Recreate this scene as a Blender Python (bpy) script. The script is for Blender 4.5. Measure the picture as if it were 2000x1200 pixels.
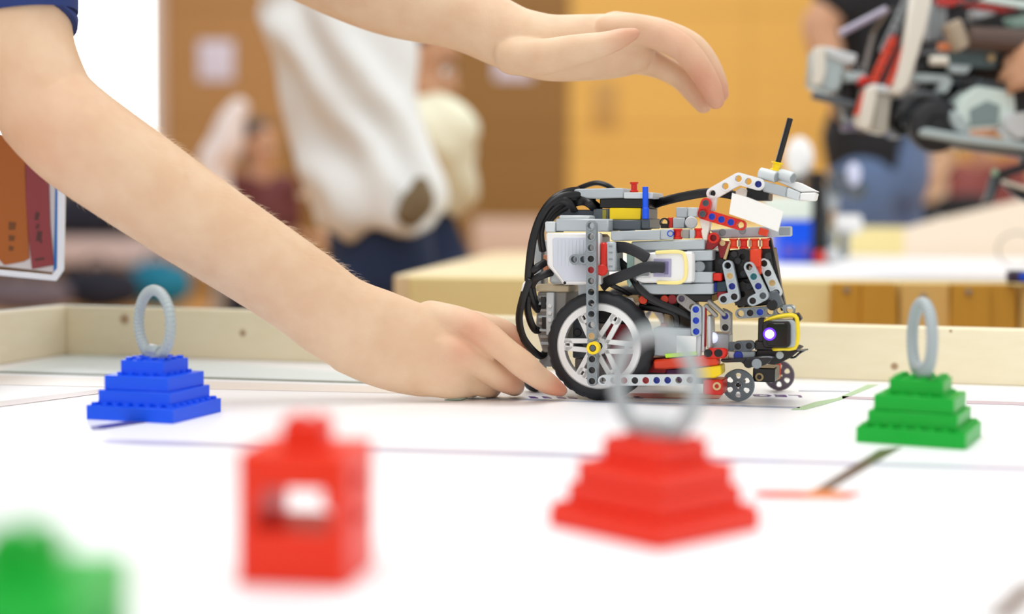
import bpy, bmesh, math, random
from mathutils import Vector, Matrix, noise
random.seed(7)
D = bpy.data
for o in list(D.objects): D.objects.remove(o)
SC = bpy.context.scene
COL = SC.collection

# ------------------------------------------------------------------ camera
TZ = 0.75                                   # height of the playing field
CAM = Vector((0, 0, TZ + 0.130))
FPX = 2778.0
PITCH, ROLL = math.atan(161 / FPX), 0.0085
F_ = Vector((0, math.cos(PITCH), -math.sin(PITCH)))
r0 = Vector((1, 0, 0)); u0 = r0.cross(F_)
R_ = r0 * math.cos(ROLL) + u0 * math.sin(ROLL)
U_ = u0 * math.cos(ROLL) - r0 * math.sin(ROLL)
cd = D.cameras.new('camera'); cam = D.objects.new('camera', cd); COL.objects.link(cam)
cam.matrix_world = Matrix(((R_.x, U_.x, -F_.x, CAM.x), (R_.y, U_.y, -F_.y, CAM.y), (R_.z, U_.z, -F_.z, CAM.z), (0, 0, 0, 1)))
cd.sensor_width = 36; cd.lens = 50.0; cd.clip_start = .02; cd.clip_end = 200
cd.dof.use_dof = True; cd.dof.focus_distance = 1.055; cd.dof.aperture_fstop = 2.6
SC.camera = cam
# ------------------------------------------------------------------ light
W = D.worlds.new('world'); SC.world = W; W.use_nodes = True
bg = W.node_tree.nodes['Background']; bg.inputs[0].default_value = (.97, .985, 1, 1); bg.inputs[1].default_value = 0.50
def area(name, loc, target, sx, sy, rad, col):
    l = D.lights.new(name, 'AREA'); l.shape = 'RECTANGLE'; l.size = sx; l.size_y = sy
    l.energy = rad * math.pi * sx * sy; l.color = col
    o = D.objects.new(name, l); COL.objects.link(o); o.location = loc
    o.rotation_euler = (Vector(target) - Vector(loc)).to_track_quat('-Z', 'Y').to_euler()
    o.visible_camera = True; return o
area('daylight_back_window', (-7.3, 18.9, 4.4), (-7.3, 0, 4.4), 6.0, 6.4, 3.0, (.95, .98, 1))
area('daylight_side_window', (9, 3.5, 3.4), (0, 1, 1), 5, 3.5, 2.2, (1, .99, .97))
area('ceiling_lamp', (-.9, -1.2, 4.4), (0, 1.2, .8), 2.6, 2.6, 1.6, (1, .985, .96))
area('ceiling_lamp', (-.1, 1.05, 4.5), (-.1, 1.05, 0), 1.8, 1.8, 4.2, (1, .985, .96))
area('hall_fill', (1, 10, 6.4), (1, 14.0, 1), 7, 7, 1.45, (1, .97, .9))  # unseen area light aimed at the back wall
area('hall_fill', (0, 6.0, 6.2), (0, 6.0, 0), 6, 5, 1.3, (1, .98, .95))  # added fill that brightens the people and tables further back
vs = SC.view_settings
SC.display_settings.display_device = 'sRGB'
vs.view_transform = 'Standard'; vs.look = 'None'; vs.exposure = 0.54; vs.gamma = 1; vs.use_curve_mapping = False

# ------------------------------------------------------------------ projection helpers (real distances along Y)
def ray(px, py): return F_ + R_ * ((px - 1000) / FPX) - U_ * ((py - 600) / FPX)
def P(px, py, d):
    r = ray(px, py); return CAM + r * ((d - CAM.y) / r.y)
def G(px, py, z=TZ):
    r = ray(px, py); return CAM + r * ((z - CAM.z) / r.z)
# ------------------------------------------------------------------ materials
def lin(c):
    o = []
    for v in c:
        v /= 255.0
        o.append(v / 12.92 if v <= .04045 else ((v + .055) / 1.055) ** 2.4)
    return (*o, 1)
MATS = {}
def mat(name, rgb, rough=.4, spec=.5, metal=0, coat=0, trans=0, sss=0, emit=None, es=0, var=0, vscale=40, bump=0):
    if name in MATS: return MATS[name]
    m = D.materials.new(name); m.use_nodes = True
    nt = m.node_tree; b = nt.nodes['Principled BSDF']
    c = lin(rgb); b.inputs['Base Color'].default_value = c
    b.inputs['Roughness'].default_value = rough; b.inputs['Metallic'].default_value = metal
    b.inputs['Specular IOR Level'].default_value = spec
    b.inputs['Coat Weight'].default_value = coat; b.inputs['Transmission Weight'].default_value = trans
    if sss:
        b.inputs['Subsurface Weight'].default_value = sss; b.inputs['Subsurface Radius'].default_value = (.006, .0025, .0015); b.inputs['Subsurface Scale'].default_value = 1
    if emit:
        b.inputs['Emission Color'].default_value = lin(emit); b.inputs['Emission Strength'].default_value = es
    if var or bump:
        tc = nt.nodes.new('ShaderNodeTexCoord'); n = nt.nodes.new('ShaderNodeTexNoise'); n.inputs['Scale'].default_value = vscale; n.inputs['Detail'].default_value = 4
        nt.links.new(tc.outputs['Object'], n.inputs['Vector'])
        if var:
            mx = nt.nodes.new('ShaderNodeMix'); mx.data_type = 'RGBA'
            mx.inputs['A'].default_value = tuple(min(1, v * (1 + var)) for v in c[:3]) + (1,)
            mx.inputs['B'].default_value = tuple(v * (1 - var) for v in c[:3]) + (1,)
            nt.links.new(n.outputs['Fac'], mx.inputs['Factor']); nt.links.new(mx.outputs['Result'], b.inputs['Base Color'])
        if bump:
            bp = nt.nodes.new('ShaderNodeBump'); bp.inputs['Strength'].default_value = bump; bp.inputs['Distance'].default_value = .001
            nt.links.new(n.outputs['Fac'], bp.inputs['Height']); nt.links.new(bp.outputs['Normal'], b.inputs['Normal'])
    MATS[name] = m; return m
def wood(name, c1, c2, ax=(1, 0, 0), knots=(), rough=.55, scale=1.0, ang=0):
    m = D.materials.new(name); m.use_nodes = True
    nt = m.node_tree; b = nt.nodes['Principled BSDF']; L = nt.links
    b.inputs['Roughness'].default_value = rough; b.inputs['Specular IOR Level'].default_value = .35
    g = nt.nodes.new('ShaderNodeNewGeometry')
    mp = nt.nodes.new('ShaderNodeMapping'); mp.inputs['Rotation'].default_value = (0, 0, ang)
    s = [220 * scale if a == 0 else 5 * scale for a in ax]; mp.inputs['Scale'].default_value = s
    n = nt.nodes.new('ShaderNodeTexNoise'); n.inputs['Scale'].default_value = 1; n.inputs['Detail'].default_value = 5
    L.new(g.outputs['Position'], mp.inputs['Vector']); L.new(mp.outputs['Vector'], n.inputs['Vector'])
    mx = nt.nodes.new('ShaderNodeMix'); mx.data_type = 'RGBA'; mx.inputs['A'].default_value = lin(c1); mx.inputs['B'].default_value = lin(c2)
    L.new(n.outputs['Fac'], mx.inputs['Factor']); out = mx.outputs['Result']
    for k, (p, r) in enumerate(knots):
        vd = nt.nodes.new('ShaderNodeVectorMath'); vd.operation = 'DISTANCE'; vd.inputs[1].default_value = p
        L.new(g.outputs['Position'], vd.inputs[0])
        mr = nt.nodes.new('ShaderNodeMapRange'); mr.inputs['From Min'].default_value = r * .4; mr.inputs['From Max'].default_value = r; mr.inputs['To Min'].default_value = .8; mr.inputs['To Max'].default_value = 0
        L.new(vd.outputs['Value'], mr.inputs['Value'])
        m2 = nt.nodes.new('ShaderNodeMix'); m2.data_type = 'RGBA'; L.new(mr.outputs['Result'], m2.inputs['Factor']); L.new(out, m2.inputs['A']); m2.inputs['B'].default_value = lin((150, 105, 60)); out = m2.outputs['Result']
    L.new(out, b.inputs['Base Color']); MATS[name] = m; return m
LG = mat('light_grey_plastic', (180, 188, 192), .32)
PG = mat('pale_grey_plastic', (208, 214, 216), .35)
MG = mat('mid_grey_plastic', (140, 148, 152), .35)
DG = mat('dark_grey_plastic', (84, 92, 98), .35)
BK = mat('black_plastic', (14, 14, 17), .3)
BKR = mat('black_rubber', (30, 32, 36), .55)
CB = mat('black_cable', (12, 12, 14), .35)
WH = mat('white_plastic', (238, 238, 236), .35)
CW = mat('cream_white_plastic', (232, 228, 215), .4)
RD = mat('red_plastic', (214, 34, 16), .35)
DR = mat('dark_red_plastic', (150, 16, 28), .35)
OR = mat('orange_red_plastic', (226, 62, 22), .35)
YL = mat('yellow_plastic', (250, 214, 6), .35)
BL = mat('blue_plastic', (6, 66, 196), .35)
TN = mat('tan_plastic', (212, 182, 128), .4)
PB = mat('pyramid_blue_plastic', (0, 84, 236), .38, spec=.35)
PR = mat('pyramid_red_plastic', (232, 44, 10), .38, spec=.35)
PN = mat('pyramid_green_plastic', (0, 170, 50), .38, spec=.35)
HOSE = mat('grey_ribbed_hose', (168, 178, 180), .35)
CLEAR = mat('clear_plastic', (225, 235, 245), .12, trans=.75)
# ------------------------------------------------------------------ mesh building
FR = {}                                     # world matrix of each object
def tag(o, label=None, cat=None, group=None, kind=None):
    if label: o['label'] = label
    if cat: o['category'] = cat
    if group: o['group'] = group
    if kind: o['kind'] = kind
    return o
def empty(name, loc, label, cat, group=None, rotz=0):
    o = D.objects.new(name, None); COL.objects.link(o); o.empty_display_size = .01
    o.location = loc; o.rotation_euler = (0, 0, rotz)
    FR[o.name] = Matrix.Translation(Vector(loc)) @ Matrix.Rotation(rotz, 4, 'Z')
    return tag(o, label, cat, group)
I4 = Matrix.Identity(4)
def obj(name, bm, m, parent=None, frame=I4, smooth=40, label=None):
    """bm is expressed in 'frame'; becomes one mesh object under parent, origin at its own centre (base centre at top level)"""
    pm = FR[parent.name] if parent else I4
    if isinstance(bm, bpy.types.Mesh):
        me = bm; me.transform(pm.inverted() @ frame); vs_ = [v.co for v in me.vertices]
    else:
        bm.transform(pm.inverted() @ frame); me = D.meshes.new(name); bm.to_mesh(me); bm.free(); vs_ = [v.co for v in me.vertices]
    lo = Vector([min(v[i] for v in vs_) for i in range(3)]); hi = Vector([max(v[i] for v in vs_) for i in range(3)])
    c = (lo + hi) / 2
    if not parent: c.z = lo.z
    me.transform(Matrix.Translation(-c))
    o = D.objects.new(name, me); COL.objects.link(o); o.location = c
    if parent: o.parent = parent
    FR[o.name] = pm @ Matrix.Translation(c)
    if m: me.materials.append(m)
    if smooth:
        me.polygons.foreach_set('use_smooth', [True] * len(me.polygons))
        try: me.set_sharp_from_angle(angle=math.radians(smooth))
        except Exception: pass
    if label: o['label'] = label
    return o
def NB(): return bmesh.new()
def face(bm, vs_):
    try: return bm.faces.new(vs_)
    except ValueError: return None
def box(bm, lo, hi, bev=0, M=None):
    """axis box lo..hi with chamfered edges, optional matrix"""
    t = bmesh.new(); bmesh.ops.create_cube(t, size=1)
    s = [hi[i] - lo[i] for i in range(3)]; c = [(hi[i] + lo[i]) / 2 for i in range(3)]
    t.transform(Matrix.Translation(c) @ Matrix.Diagonal((*s, 1)))
    if bev: bmesh.ops.bevel(t, geom=t.edges[:], offset=min(bev, min(abs(x) for x in s) * .3), segments=2 if bev > .002 else 1, affect='EDGES', profile=.5)
    if M is not None: t.transform(M)
    merge(bm, t)
def merge(bm, t):
    me = D.meshes.new('tmp'); t.to_mesh(me); t.free(); bm.from_mesh(me); D.meshes.remove(me)
def prism(bm, pts, off, bev=0):
    """polygon pts (3D) extruded by vector off"""
    t = bmesh.new(); off = Vector(off)
    a = [t.verts.new(Vector(p)) for p in pts]; b = [t.verts.new(Vector(p) + off) for p in pts]
    n = len(pts); t.faces.new(a); t.faces.new(b[::-1])
    for i in range(n): t.faces.new((a[i], b[i], b[(i + 1) % n], a[(i + 1) % n]))
    bmesh.ops.recalc_face_normals(t, faces=t.faces[:])
    if bev: bmesh.ops.bevel(t, geom=t.edges[:], offset=bev, segments=1, affect='EDGES')
    merge(bm, t)
def frame_of(ax):
    ax = Vector(ax).normalized(); q = Vector((0, 0, 1)) if abs(ax.z) < .9 else Vector((1, 0, 0))
    e1 = ax.cross(q).normalized(); return e1, ax.cross(e1)
def lathe(bm, c, ax, prof, n=20, mod=None, cap=True):
    """profile [(axial, radius)] revolved about axis ax through c; closes the ends unless cap is False (then first joins last)"""
    c = Vector(c); ax = Vector(ax).normalized(); e1, e2 = frame_of(ax); rings = []
    for k, (a, r) in enumerate(prof):
        rg = []
        for i in range(n):
            rr = r + (mod(k, i) if mod else 0); t = 2 * math.pi * i / n
            rg.append(bm.verts.new(c + ax * a + (e1 * math.cos(t) + e2 * math.sin(t)) * rr))
        rings.append(rg)
    m = len(rings); nf = []
    for k in range(m - 1 if cap else m):
        A, B = rings[k], rings[(k + 1) % m]
        for i in range(n): nf.append(face(bm, (A[i], A[(i + 1) % n], B[(i + 1) % n], B[i])))
    if cap: nf.append(face(bm, rings[0][::-1])); nf.append(face(bm, rings[-1]))
    bmesh.ops.recalc_face_normals(bm, faces=[f for f in nf if f])
def cyl(bm, a, b, r, n=16, bev=None):
    a, b = Vector(a), Vector(b); L = (b - a).length; v = r * .15 if bev is None else bev
    lathe(bm, a, b - a, [(0, r - v), (v, r), (L - v, r), (L, r - v)], n)
def cr(pts, k):
    """Catmull-Rom through tuples/vectors"""
    out = []; n = len(pts)
    for i in range(n - 1):
        p0, p1, p2, p3 = pts[max(i - 1, 0)], pts[i], pts[i + 1], pts[min(i + 2, n - 1)]
        for j in range(k):
            t = j / k
            out.append(tuple(.5 * (2 * b + (c - a) * t + (2 * a - 5 * b + 4 * c - d) * t * t + (3 * b - a - 3 * c + d) * t ** 3) for a, b, c, d in zip(p0, p1, p2, p3)))
    out.append(tuple(pts[-1])); return out
def tube(bm, pts, ref=(0, 1, 0), n=10, k=6, round_ends=True):
    """pts: (x,y,z,ra,rb): ra across, rb along ref"""
    ref = Vector(ref); P_ = cr([tuple(p) for p in pts], k) if len(pts) > 2 or k > 1 else pts
    C = [Vector(p[:3]) for p in P_]; rings = []; m = len(C)
    def ring(c, t, ra, rb):
        e1 = t.cross(ref)
        if e1.length < 1e-4: e1 = t.cross(Vector((1, 0, .01)))
        e1.normalize(); e2 = e1.cross(t).normalized()
        return [bm.verts.new(c + e1 * (ra * math.cos(2 * math.pi * i / n)) + e2 * (rb * math.sin(2 * math.pi * i / n))) for i in range(n)]
    T = []
    for i in range(m):
        t = C[min(i + 1, m - 1)] - C[max(i - 1, 0)]; T.append(t.normalized() if t.length > 1e-9 else (T[-1] if T else Vector((0, 0, 1))))
    def endcap(i, sg):
        c, t, ra, rb = C[i], T[i], P_[i][3], P_[i][4]
        return [ring(c + t * (sg * min(ra, rb) * math.sin(a)), t, ra * math.cos(a), rb * math.cos(a)) for a in ((1.35, .9, .45) if sg < 0 else (.45, .9, 1.35))]
    if round_ends: rings += endcap(0, -1)
    for i in range(m): rings.append(ring(C[i], T[i], P_[i][3], P_[i][4]))
    if round_ends: rings += endcap(m - 1, 1)
    nf = []
    for A, B in zip(rings, rings[1:]):
        for i in range(n): nf.append(face(bm, (A[i], A[(i + 1) % n], B[(i + 1) % n], B[i])))
    nf.append(face(bm, rings[0][::-1])); nf.append(face(bm, rings[-1]))
    bmesh.ops.recalc_face_normals(bm, faces=[f for f in nf if f])
def ball(bm, c, r, sub=2, M=None):
    t = bmesh.new(); bmesh.ops.create_icosphere(t, subdivisions=sub, radius=1)
    rr = r if isinstance(r, (tuple, list)) else (r, r, r)
    t.transform(Matrix.Translation(Vector(c)) @ (M or I4) @ Matrix.Diagonal((*rr, 1))); merge(bm, t)
def fuse(bm, voxel, it=5, fac=.5, folds=None):
    """one continuous skin from overlapping closed shapes"""
    me = D.meshes.new('raw'); bm.to_mesh(me); bm.free(); o = D.objects.new('raw', me); COL.objects.link(o)
    a = o.modifiers.new('r', 'REMESH'); a.mode = 'VOXEL'; a.voxel_size = voxel
    s = o.modifiers.new('s', 'SMOOTH'); s.factor = fac; s.iterations = it
    dg = bpy.context.evaluated_depsgraph_get(); dg.update()
    out = D.meshes.new_from_object(o.evaluated_get(dg)); D.objects.remove(o); D.meshes.remove(me)
    if folds:
        nn = [v.normal.copy() for v in out.vertices]
        for v, q in zip(out.vertices, nn): v.co += q * folds(v.co)
    return out
# ------------------------------------------------------------------ brick pieces
def liftarm(bm, A, B, n, ax, half, hw=.0038, off=0.0, raise_=.0006):
    """n-hole rounded beam from hole centre A to B (3D points), thickness along ax: [off, off+2*half]"""
    A, B, ax = Vector(A), Vector(B), Vector(ax).normalized()
    e1 = (B - A).normalized() if n > 1 else (frame_of(ax)[0]); e2 = ax.cross(e1).normalized()
    p = (B - A).length / max(n - 1, 1); N = 16; ri, rr = .0025, .0034
    mid = off + half; nf = []
    for k in range(n):
        c = A + e1 * (p * k) + ax * mid
        out = []
        for i in range(N):
            t = 2 * math.pi * (i + .0) / N; ca, sa = math.cos(t), math.sin(t)
            end = n == 1 or (k == 0 and ca < -.01) or (k == n - 1 and ca > .01)
            if end: x, y = hw * ca, hw * sa
            else:
                s = min(p / 2 / abs(ca) if abs(ca) > 1e-6 else 9, hw / abs(sa) if abs(sa) > 1e-6 else 9); x, y = ca * s, sa * s
                if i % 4 == 2: x, y = math.copysign(p / 2, ca), math.copysign(hw, sa)
            out.append((x, y, t))
        def rg(fn, h): return [bm.verts.new(c + e1 * fn(q)[0] + e2 * fn(q)[1] + ax * h) for q in out]
        circ = lambda r: (lambda q: (r * math.cos(q[2]), r * math.sin(q[2])))
        h = half; hb = half - raise_
        loops = [rg(circ(ri), -h), rg(circ(rr), -h), rg(circ(rr), -hb), rg(lambda q: q[:2], -hb), rg(lambda q: q[:2], hb), rg(circ(rr), hb), rg(circ(rr), h), rg(circ(ri), h)]
        for j in range(8):
            X, Y = loops[j], loops[(j + 1) % 8]
            for i in range(N): nf.append(face(bm, (X[i], X[(i + 1) % N], Y[(i + 1) % N], Y[i])))
    bmesh.ops.recalc_face_normals(bm, faces=[f for f in nf if f])
def spool(bm, a, b, r):
    L = (Vector(b) - Vector(a)).length
    lathe(bm, a, Vector(b) - Vector(a), [(0, r), (L * .14, r), (L * .24, r * .72), (L * .76, r * .72), (L * .86, r), (L, r)], 14)
# ------------------------------------------------------------------ the hall
FLW = wood('parquet', (214, 160, 92), (190, 132, 70), (1, 0, 0), scale=.1)
bm = NB(); box(bm, (-12, -3, -.05), (12, 18.25, 0)); fl = obj('floor', bm, FLW); tag(fl, kind='structure')
WY = wood('maple_panel', (232, 186, 94), (224, 174, 82), (1, 0, 0), scale=.1, rough=.5)
WB = wood('walnut_brown_panel', (150, 110, 50), (140, 100, 44), (1, 0, 0), scale=.1, rough=.5)
WT = wood('tan_panel', (186, 140, 86), (176, 128, 74), (1, 0, 0), scale=.1, rough=.5)
def X18(px): return (px - 1000) / FPX * 18
xw0, xw1, xb0, xy0 = -9.6, X18(306), X18(560), X18(1108)
bm = NB()
box(bm, (xw1, 18.03, 0), (12, 18.25, 7.6)); box(bm, (-12, 18.03, 0), (xw1, 18.25, 1.42)); box(bm, (-12, 18.03, 7.2), (xw1, 18.25, 7.6)); box(bm, (-12, 18.03, 1.42), (xw0, 18.25, 7.2))
wall = obj('wall_back', bm, mat('wall_core', (120, 90, 55), .8)); tag(wall, kind='structure')
zs = [(0.02, 1.80), (1.81, 2.12), (2.13, 3.55), (3.56, 5.3), (5.31, 7.55)]
def panels(x0, x1, m, n, y=18.03):
    w = (x1 - x0) / n
    for i in range(n):
        for a, b in zs:
            t = NB(); box(t, (x0 + i * w + .004, y - .02, a), (x0 + i * w + w - .004, y, b)); obj('panel', t, m, wall, smooth=0)
panels(xy0, 11.9, WY, 5); panels(xb0, xy0, WB, 2); panels(xw1 + .13, xb0, WT, 1)
wn = D.objects.new('window_1', None); COL.objects.link(wn); wn.location = ((xw0 + xw1) / 2, 18.03, 1.42); FR['window_1'] = Matrix.Translation(wn.location); tag(wn, kind='structure')
FRM = mat('window_frame_white', (235, 235, 232), .5)
bm = NB()
for a, b in (((xw0, 18.0, 1.42), (xw1, 18.2, 1.5)), ((xw0, 18.0, 7.12), (xw1, 18.2, 7.2)), ((xw0, 18.0, 1.42), (xw0 + .08, 18.2, 7.2)), ((xw1 - .08, 18.0, 1.42), (xw1, 18.2, 7.2)), ((-7.5, 18.04, 1.42), (-7.42, 18.16, 7.2))): box(bm, a, b)
obj('window_frame', bm, FRM, wn, smooth=0)
m = D.materials.new('window_glass'); m.use_nodes = True; nt = m.node_tree; nt.nodes.clear()
o_ = nt.nodes.new('ShaderNodeOutputMaterial'); t_ = nt.nodes.new('ShaderNodeBsdfTransparent'); g_ = nt.nodes.new('ShaderNodeBsdfGlossy'); g_.inputs['Roughness'].default_value = .02; mx = nt.nodes.new('ShaderNodeMixShader'); fr = nt.nodes.new('ShaderNodeFresnel')
nt.links.new(fr.outputs[0], mx.inputs[0]); nt.links.new(t_.outputs[0], mx.inputs[1]); nt.links.new(g_.outputs[0], mx.inputs[2]); nt.links.new(mx.outputs[0], o_.inputs[0])
for a, b in ((xw0 + .08, -7.5), (-7.42, xw1 - .08)):
    bm = NB(); box(bm, (a, 18.09, 1.5), (b, 18.11, 7.12)); obj('pane', bm, m, wn, smooth=0)
bm = NB(); box(bm, (xw1, 17.99, .0), (xw1 + .12, 18.03, 7.5), .01); tag(obj('trim_1', bm, mat('pinkish_trim', (214, 186, 166), .5), smooth=0), kind='structure')
bm = NB(); box(bm, (-12, 17.99, 0), (12, 18.01, .12), .005); tag(obj('baseboard_back', bm, WB, smooth=0), kind='structure')
# things on the wall
PAP = mat('lilac_white_paper', (222, 216, 232), .7)
def sheet_on_wall(x0, x1, y0, y1, label, m=PAP):
    a, b = P(x0, y1, 18.0), P(x1, y0, 18.0); t = NB(); box(t, (a.x, 17.985, a.z), (b.x, 18.008, b.z), .004)
    tag(obj('paper_notice', t, m), label, 'notice')
sheet_on_wall(388, 456, 80, 158, 'pale lilac paper notice on the tan wall beside the window')
sheet_on_wall(966, 1040, 112, 156, 'small lilac paper notice on the dark brown wall panel')
sheet_on_wall(1158, 1206, 160, 252, 'narrow brownish grey notice on the yellow wood wall', mat('brown_grey_sign', (196, 152, 82), .6))
# low bench with lilac cover along the wall
bm = NB(); a, b = P(925, 445, 16.5), P(1060, 404, 16.5)
rt = empty('draped_bench', ((a.x + b.x) / 2, 16.5, 0), 'low bench under a pale pink cloth by the yellow wall', 'bench')
box(bm, (a.x, 16.2, .42), (b.x, 16.8, .95), .03); obj('cloth', bm, mat('pale_pink_cloth', (208, 182, 164), .8), rt)
for sx in (.1, .9):
    t = NB(); x = a.x + (b.x - a.x) * sx; box(t, (x - .04, 16.25, 0), (x + .04, 16.75, .42), .01); obj('leg', t, WB, rt)
# far seats, bags and coats on the left
def bag(x0, x1, y1, h, d, m, label, name='sports_bag', cat='bag', dep=.35):
    a, b = P(x0, y1, d), P(x1, y1 - h, d); z0 = 0; z1 = b.z
    t = NB(); rt = empty(name, ((a.x + b.x) / 2, d, 0), label, cat)
    cx = (a.x + b.x) / 2; hw = (b.x - a.x) / 2
    tube(t, [(a.x + .08, d, (z0 + z1) / 2, (z1 - z0) / 2 * .8, dep * .4), (cx, d, (z0 + z1) / 2, (z1 - z0) / 2, dep * .5), (b.x - .08, d, (z0 + z1) / 2, (z1 - z0) / 2 * .8, dep * .4)], n=14)
    obj('body', t, m, rt)
    t = NB(); tube(t, [(cx - hw * .4, d - dep * .3, z1 - .03, .015, .015), (cx - hw * .2, d - dep * .3, z1 + .09, .015, .015), (cx + hw * .2, d - dep * .3, z1 + .09, .015, .015), (cx + hw * .4, d - dep * .3, z1 - .03, .015, .015)]); obj('handle', t, BK, rt)
    return rt
NAVY = mat('dark_navy_cloth', (26, 28, 44), .8); TEAL = mat('teal_cloth', (0, 120, 150), .7); GRYC = mat('grey_lilac_cloth', (108, 96, 104), .8)
bag(258, 362, 577, 68, 14.6, TEAL, 'teal sports bag on the floor left of the big forearm')
bag(128, 262, 584, 62, 14.0, NAVY, 'black sports bag on the floor beside the teal bag')
bag(-40, 128, 590, 46, 13.5, GRYC, 'grey lilac bag on the floor below the badge')
# white cloth table and dark coat stack
a, b = P(105, 515, 14.9), P(315, 466, 14.9)
rt = empty('cloth_table', ((a.x + b.x) / 2, 14.9, 0), 'low table with pinkish white cloth behind the bags', 'table')
t = NB(); box(t, (a.x, 14.7, a.z), (b.x, 15.5, b.z), .02); obj('tablecloth', t, mat('pinkish_white_cloth', (214, 190, 184), .8), rt)
for q in (.1, .9):
    t = NB(); x = a.x + (b.x - a.x) * q; box(t, (x - .05, 14.95, 0), (x + .05, 15.3, a.z), .01); obj('leg', t, BK, rt)
a2, b2 = P(60, 468, 15.1), P(262, 378, 15.1)
b.z += .004
rt = empty('coat_heap', ((a2.x + b2.x) / 2, 15.1, b.z), 'dark navy coats heaped on the white cloth table', 'coats')
t = NB()
for k in range(5): ball(t, (a2.x + (b2.x - a2.x) * (k + .5) / 5, 15.1, (a2.z + b2.z) / 2 + .03 - .02 * (k % 2)), (.26, .22, (b2.z - a2.z) * .52 - .02 * (k % 2)), 2)
obj('coat', fuse(t, .03, 4), NAVY, rt)
# ------------------------------------------------------------------ competition table (near)
TA = math.radians(-14)
TC = Vector((-.435, 1.385, TZ)); TX = Vector((math.cos(TA), math.sin(TA), 0)); TY = Vector((-math.sin(TA), math.cos(TA), 0))
# axes: TX runs right along the back border, -TY runs to the viewer
def TP(a, b, z=0): return TC + TX * a - TY * b + Vector((0, 0, z))
TF = Matrix((( TX.x, TY.x, 0, TC.x), (TX.y, TY.y, 0, TC.y), (0, 0, 1, TZ), (0, 0, 0, 1)))
kn = [(G(243, 690) + Vector((0, 0, .030)), .009), (G(475, 700) + Vector((0, 0, .020)), .006), (G(1746, 740) + Vector((0, 0, .012)), .007), (G(1857, 745) + Vector((0, 0, .043)), .003)]
kw = []
for (px, py) in ((243, 624), (474, 651), (1747, 716), (1857, 647)):
    r = ray(px, py); n = -TY; dd = (TC - CAM).dot(n) / r.dot(n); kw.append((CAM + r * dd, {243: .0065, 474: .0045, 1747: .0042, 1857: .0018}[px]))
PINE = wood('pine_board', (246, 235, 206), (237, 224, 186), (1, 0, 0), kw, scale=.7, ang=-TA)
PINE2 = wood('pine_board_side', (246, 236, 210), (238, 224, 190), (0, 1, 0), scale=.7, ang=-TA)
tb = empty('competition_table', TP(1.18, .57, -.75), 'pale pine bordered competition table holding the white printed field', 'table')
BH = .047
def tbox(name, lo, hi, m, bev=.0015):
    t = NB(); box(t, lo, hi, bev); return obj(name, t, m, tb, TF, smooth=0)
tbox('table_top', (-.02, -1.16, -.022), (2.40, .02, -.0012), PINE)
tbox('border_board', (-.02, 0, -.001), (2.40, .02, BH), PINE)
tbox('border_board', (-.02, -1.16, -.001), (2.40, -1.14, BH), PINE)
tbox('border_board', (-.02, -1.1395, -.001), (0, -.0005, BH), PINE2)
tbox('border_board', (2.38, -1.1395, -.001), (2.40, -.0005, BH), PINE2)
for x in (.05, 2.25):
    for y in (-1.1, -.06): tbox('leg', (x, y, -.75), (x + .07, y + .05, -.022), PINE2)
VIN = mat('white_vinyl', (248, 248, 250), .36, spec=.4)
bm = NB(); box(bm, (.0005, -1.1395, -.001), (2.3795, -.0005, 0)); fm = obj('field_mat', bm, VIN, None, TF, smooth=0)
tag(fm, 'white glossy printed mat lying inside the pine border', 'mat')
def ink(name, rgb): return mat('ink_' + name, rgb, .3)
def printed(pts, m, z=.00025, name='printed_line'):
    t = NB(); prism(t, [G(x, y, TZ + .0001) for x, y in pts], (0, 0, z)); return obj(name, t, m, fm, smooth=0)
def strip(x0, y0, x1, y1, w, m): return printed([(x0, y0 - w / 2), (x1, y1 - w / 2), (x1, y1 + w / 2), (x0, y0 + w / 2)], m)
strip(-60, 855, 2060, 918, 8, ink('lilac', (196, 192, 210)))
printed([(-10, 786), (198, 761), (198, 769), (-10, 797)], ink('brown_grey', (150, 116, 106)))
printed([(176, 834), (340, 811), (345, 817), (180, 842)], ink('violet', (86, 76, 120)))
strip(-5, 727, 852, 752, 2.6, ink('dark_green', (70, 96, 70)))
printed([(-5, 734), (850, 758), (850, 770), (-5, 752)], ink('pale_tan', (240, 230, 222)), .0002, 'printed_band')
printed([(8, 723), (135, 693), (160, 690), (700, 730), (840, 748), (2, 725)], ink('pale_mint', (232, 243, 243)), .0002, 'printed_band')
strip(905, 777, 1562, 797, 2.6, ink('line_grey', (176, 184, 204)))
printed([(868, 782), (905, 770), (935, 770), (900, 783)], ink('teal', (0, 120, 96)))
printed([(1545, 801), (1592, 786), (1632, 779), (1650, 779), (1606, 792), (1572, 801)], ink('soft_green', (166, 204, 160)))
printed([(1634, 779), (1694, 752), (1716, 752), (1650, 779)], ink('soft_green', (166, 204, 160)))
strip(1645, 777, 1722, 780, 5, ink('mauve', (196, 176, 190)))
strip(1888, 786, 2050, 791, 6, ink('mauve', (196, 176, 190)))
strip(1560, 764, 1660, 765, 1.6, ink('line_grey', (176, 184, 204)))
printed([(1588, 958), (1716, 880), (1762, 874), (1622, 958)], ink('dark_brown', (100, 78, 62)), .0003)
printed([(1470, 966), (1484, 959), (1688, 962), (1655, 976), (1490, 973)], ink('orange_red', (226, 92, 62)), .0003, 'print_or_glow_block')
printed([(1565, 973), (1588, 957), (1640, 960), (1655, 974)], ink('amber', (230, 134, 66)), .0004, 'print_or_glow_block')
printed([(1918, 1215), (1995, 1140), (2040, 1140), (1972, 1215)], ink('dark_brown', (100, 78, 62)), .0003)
printed([(1215, 769), (1412, 770), (1404, 779), (1210, 777)], ink('red_glow', (224, 30, 40)), .0003, 'print_or_glow_block')  # red glow under the robot, laid on the mat as flat colour
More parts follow.
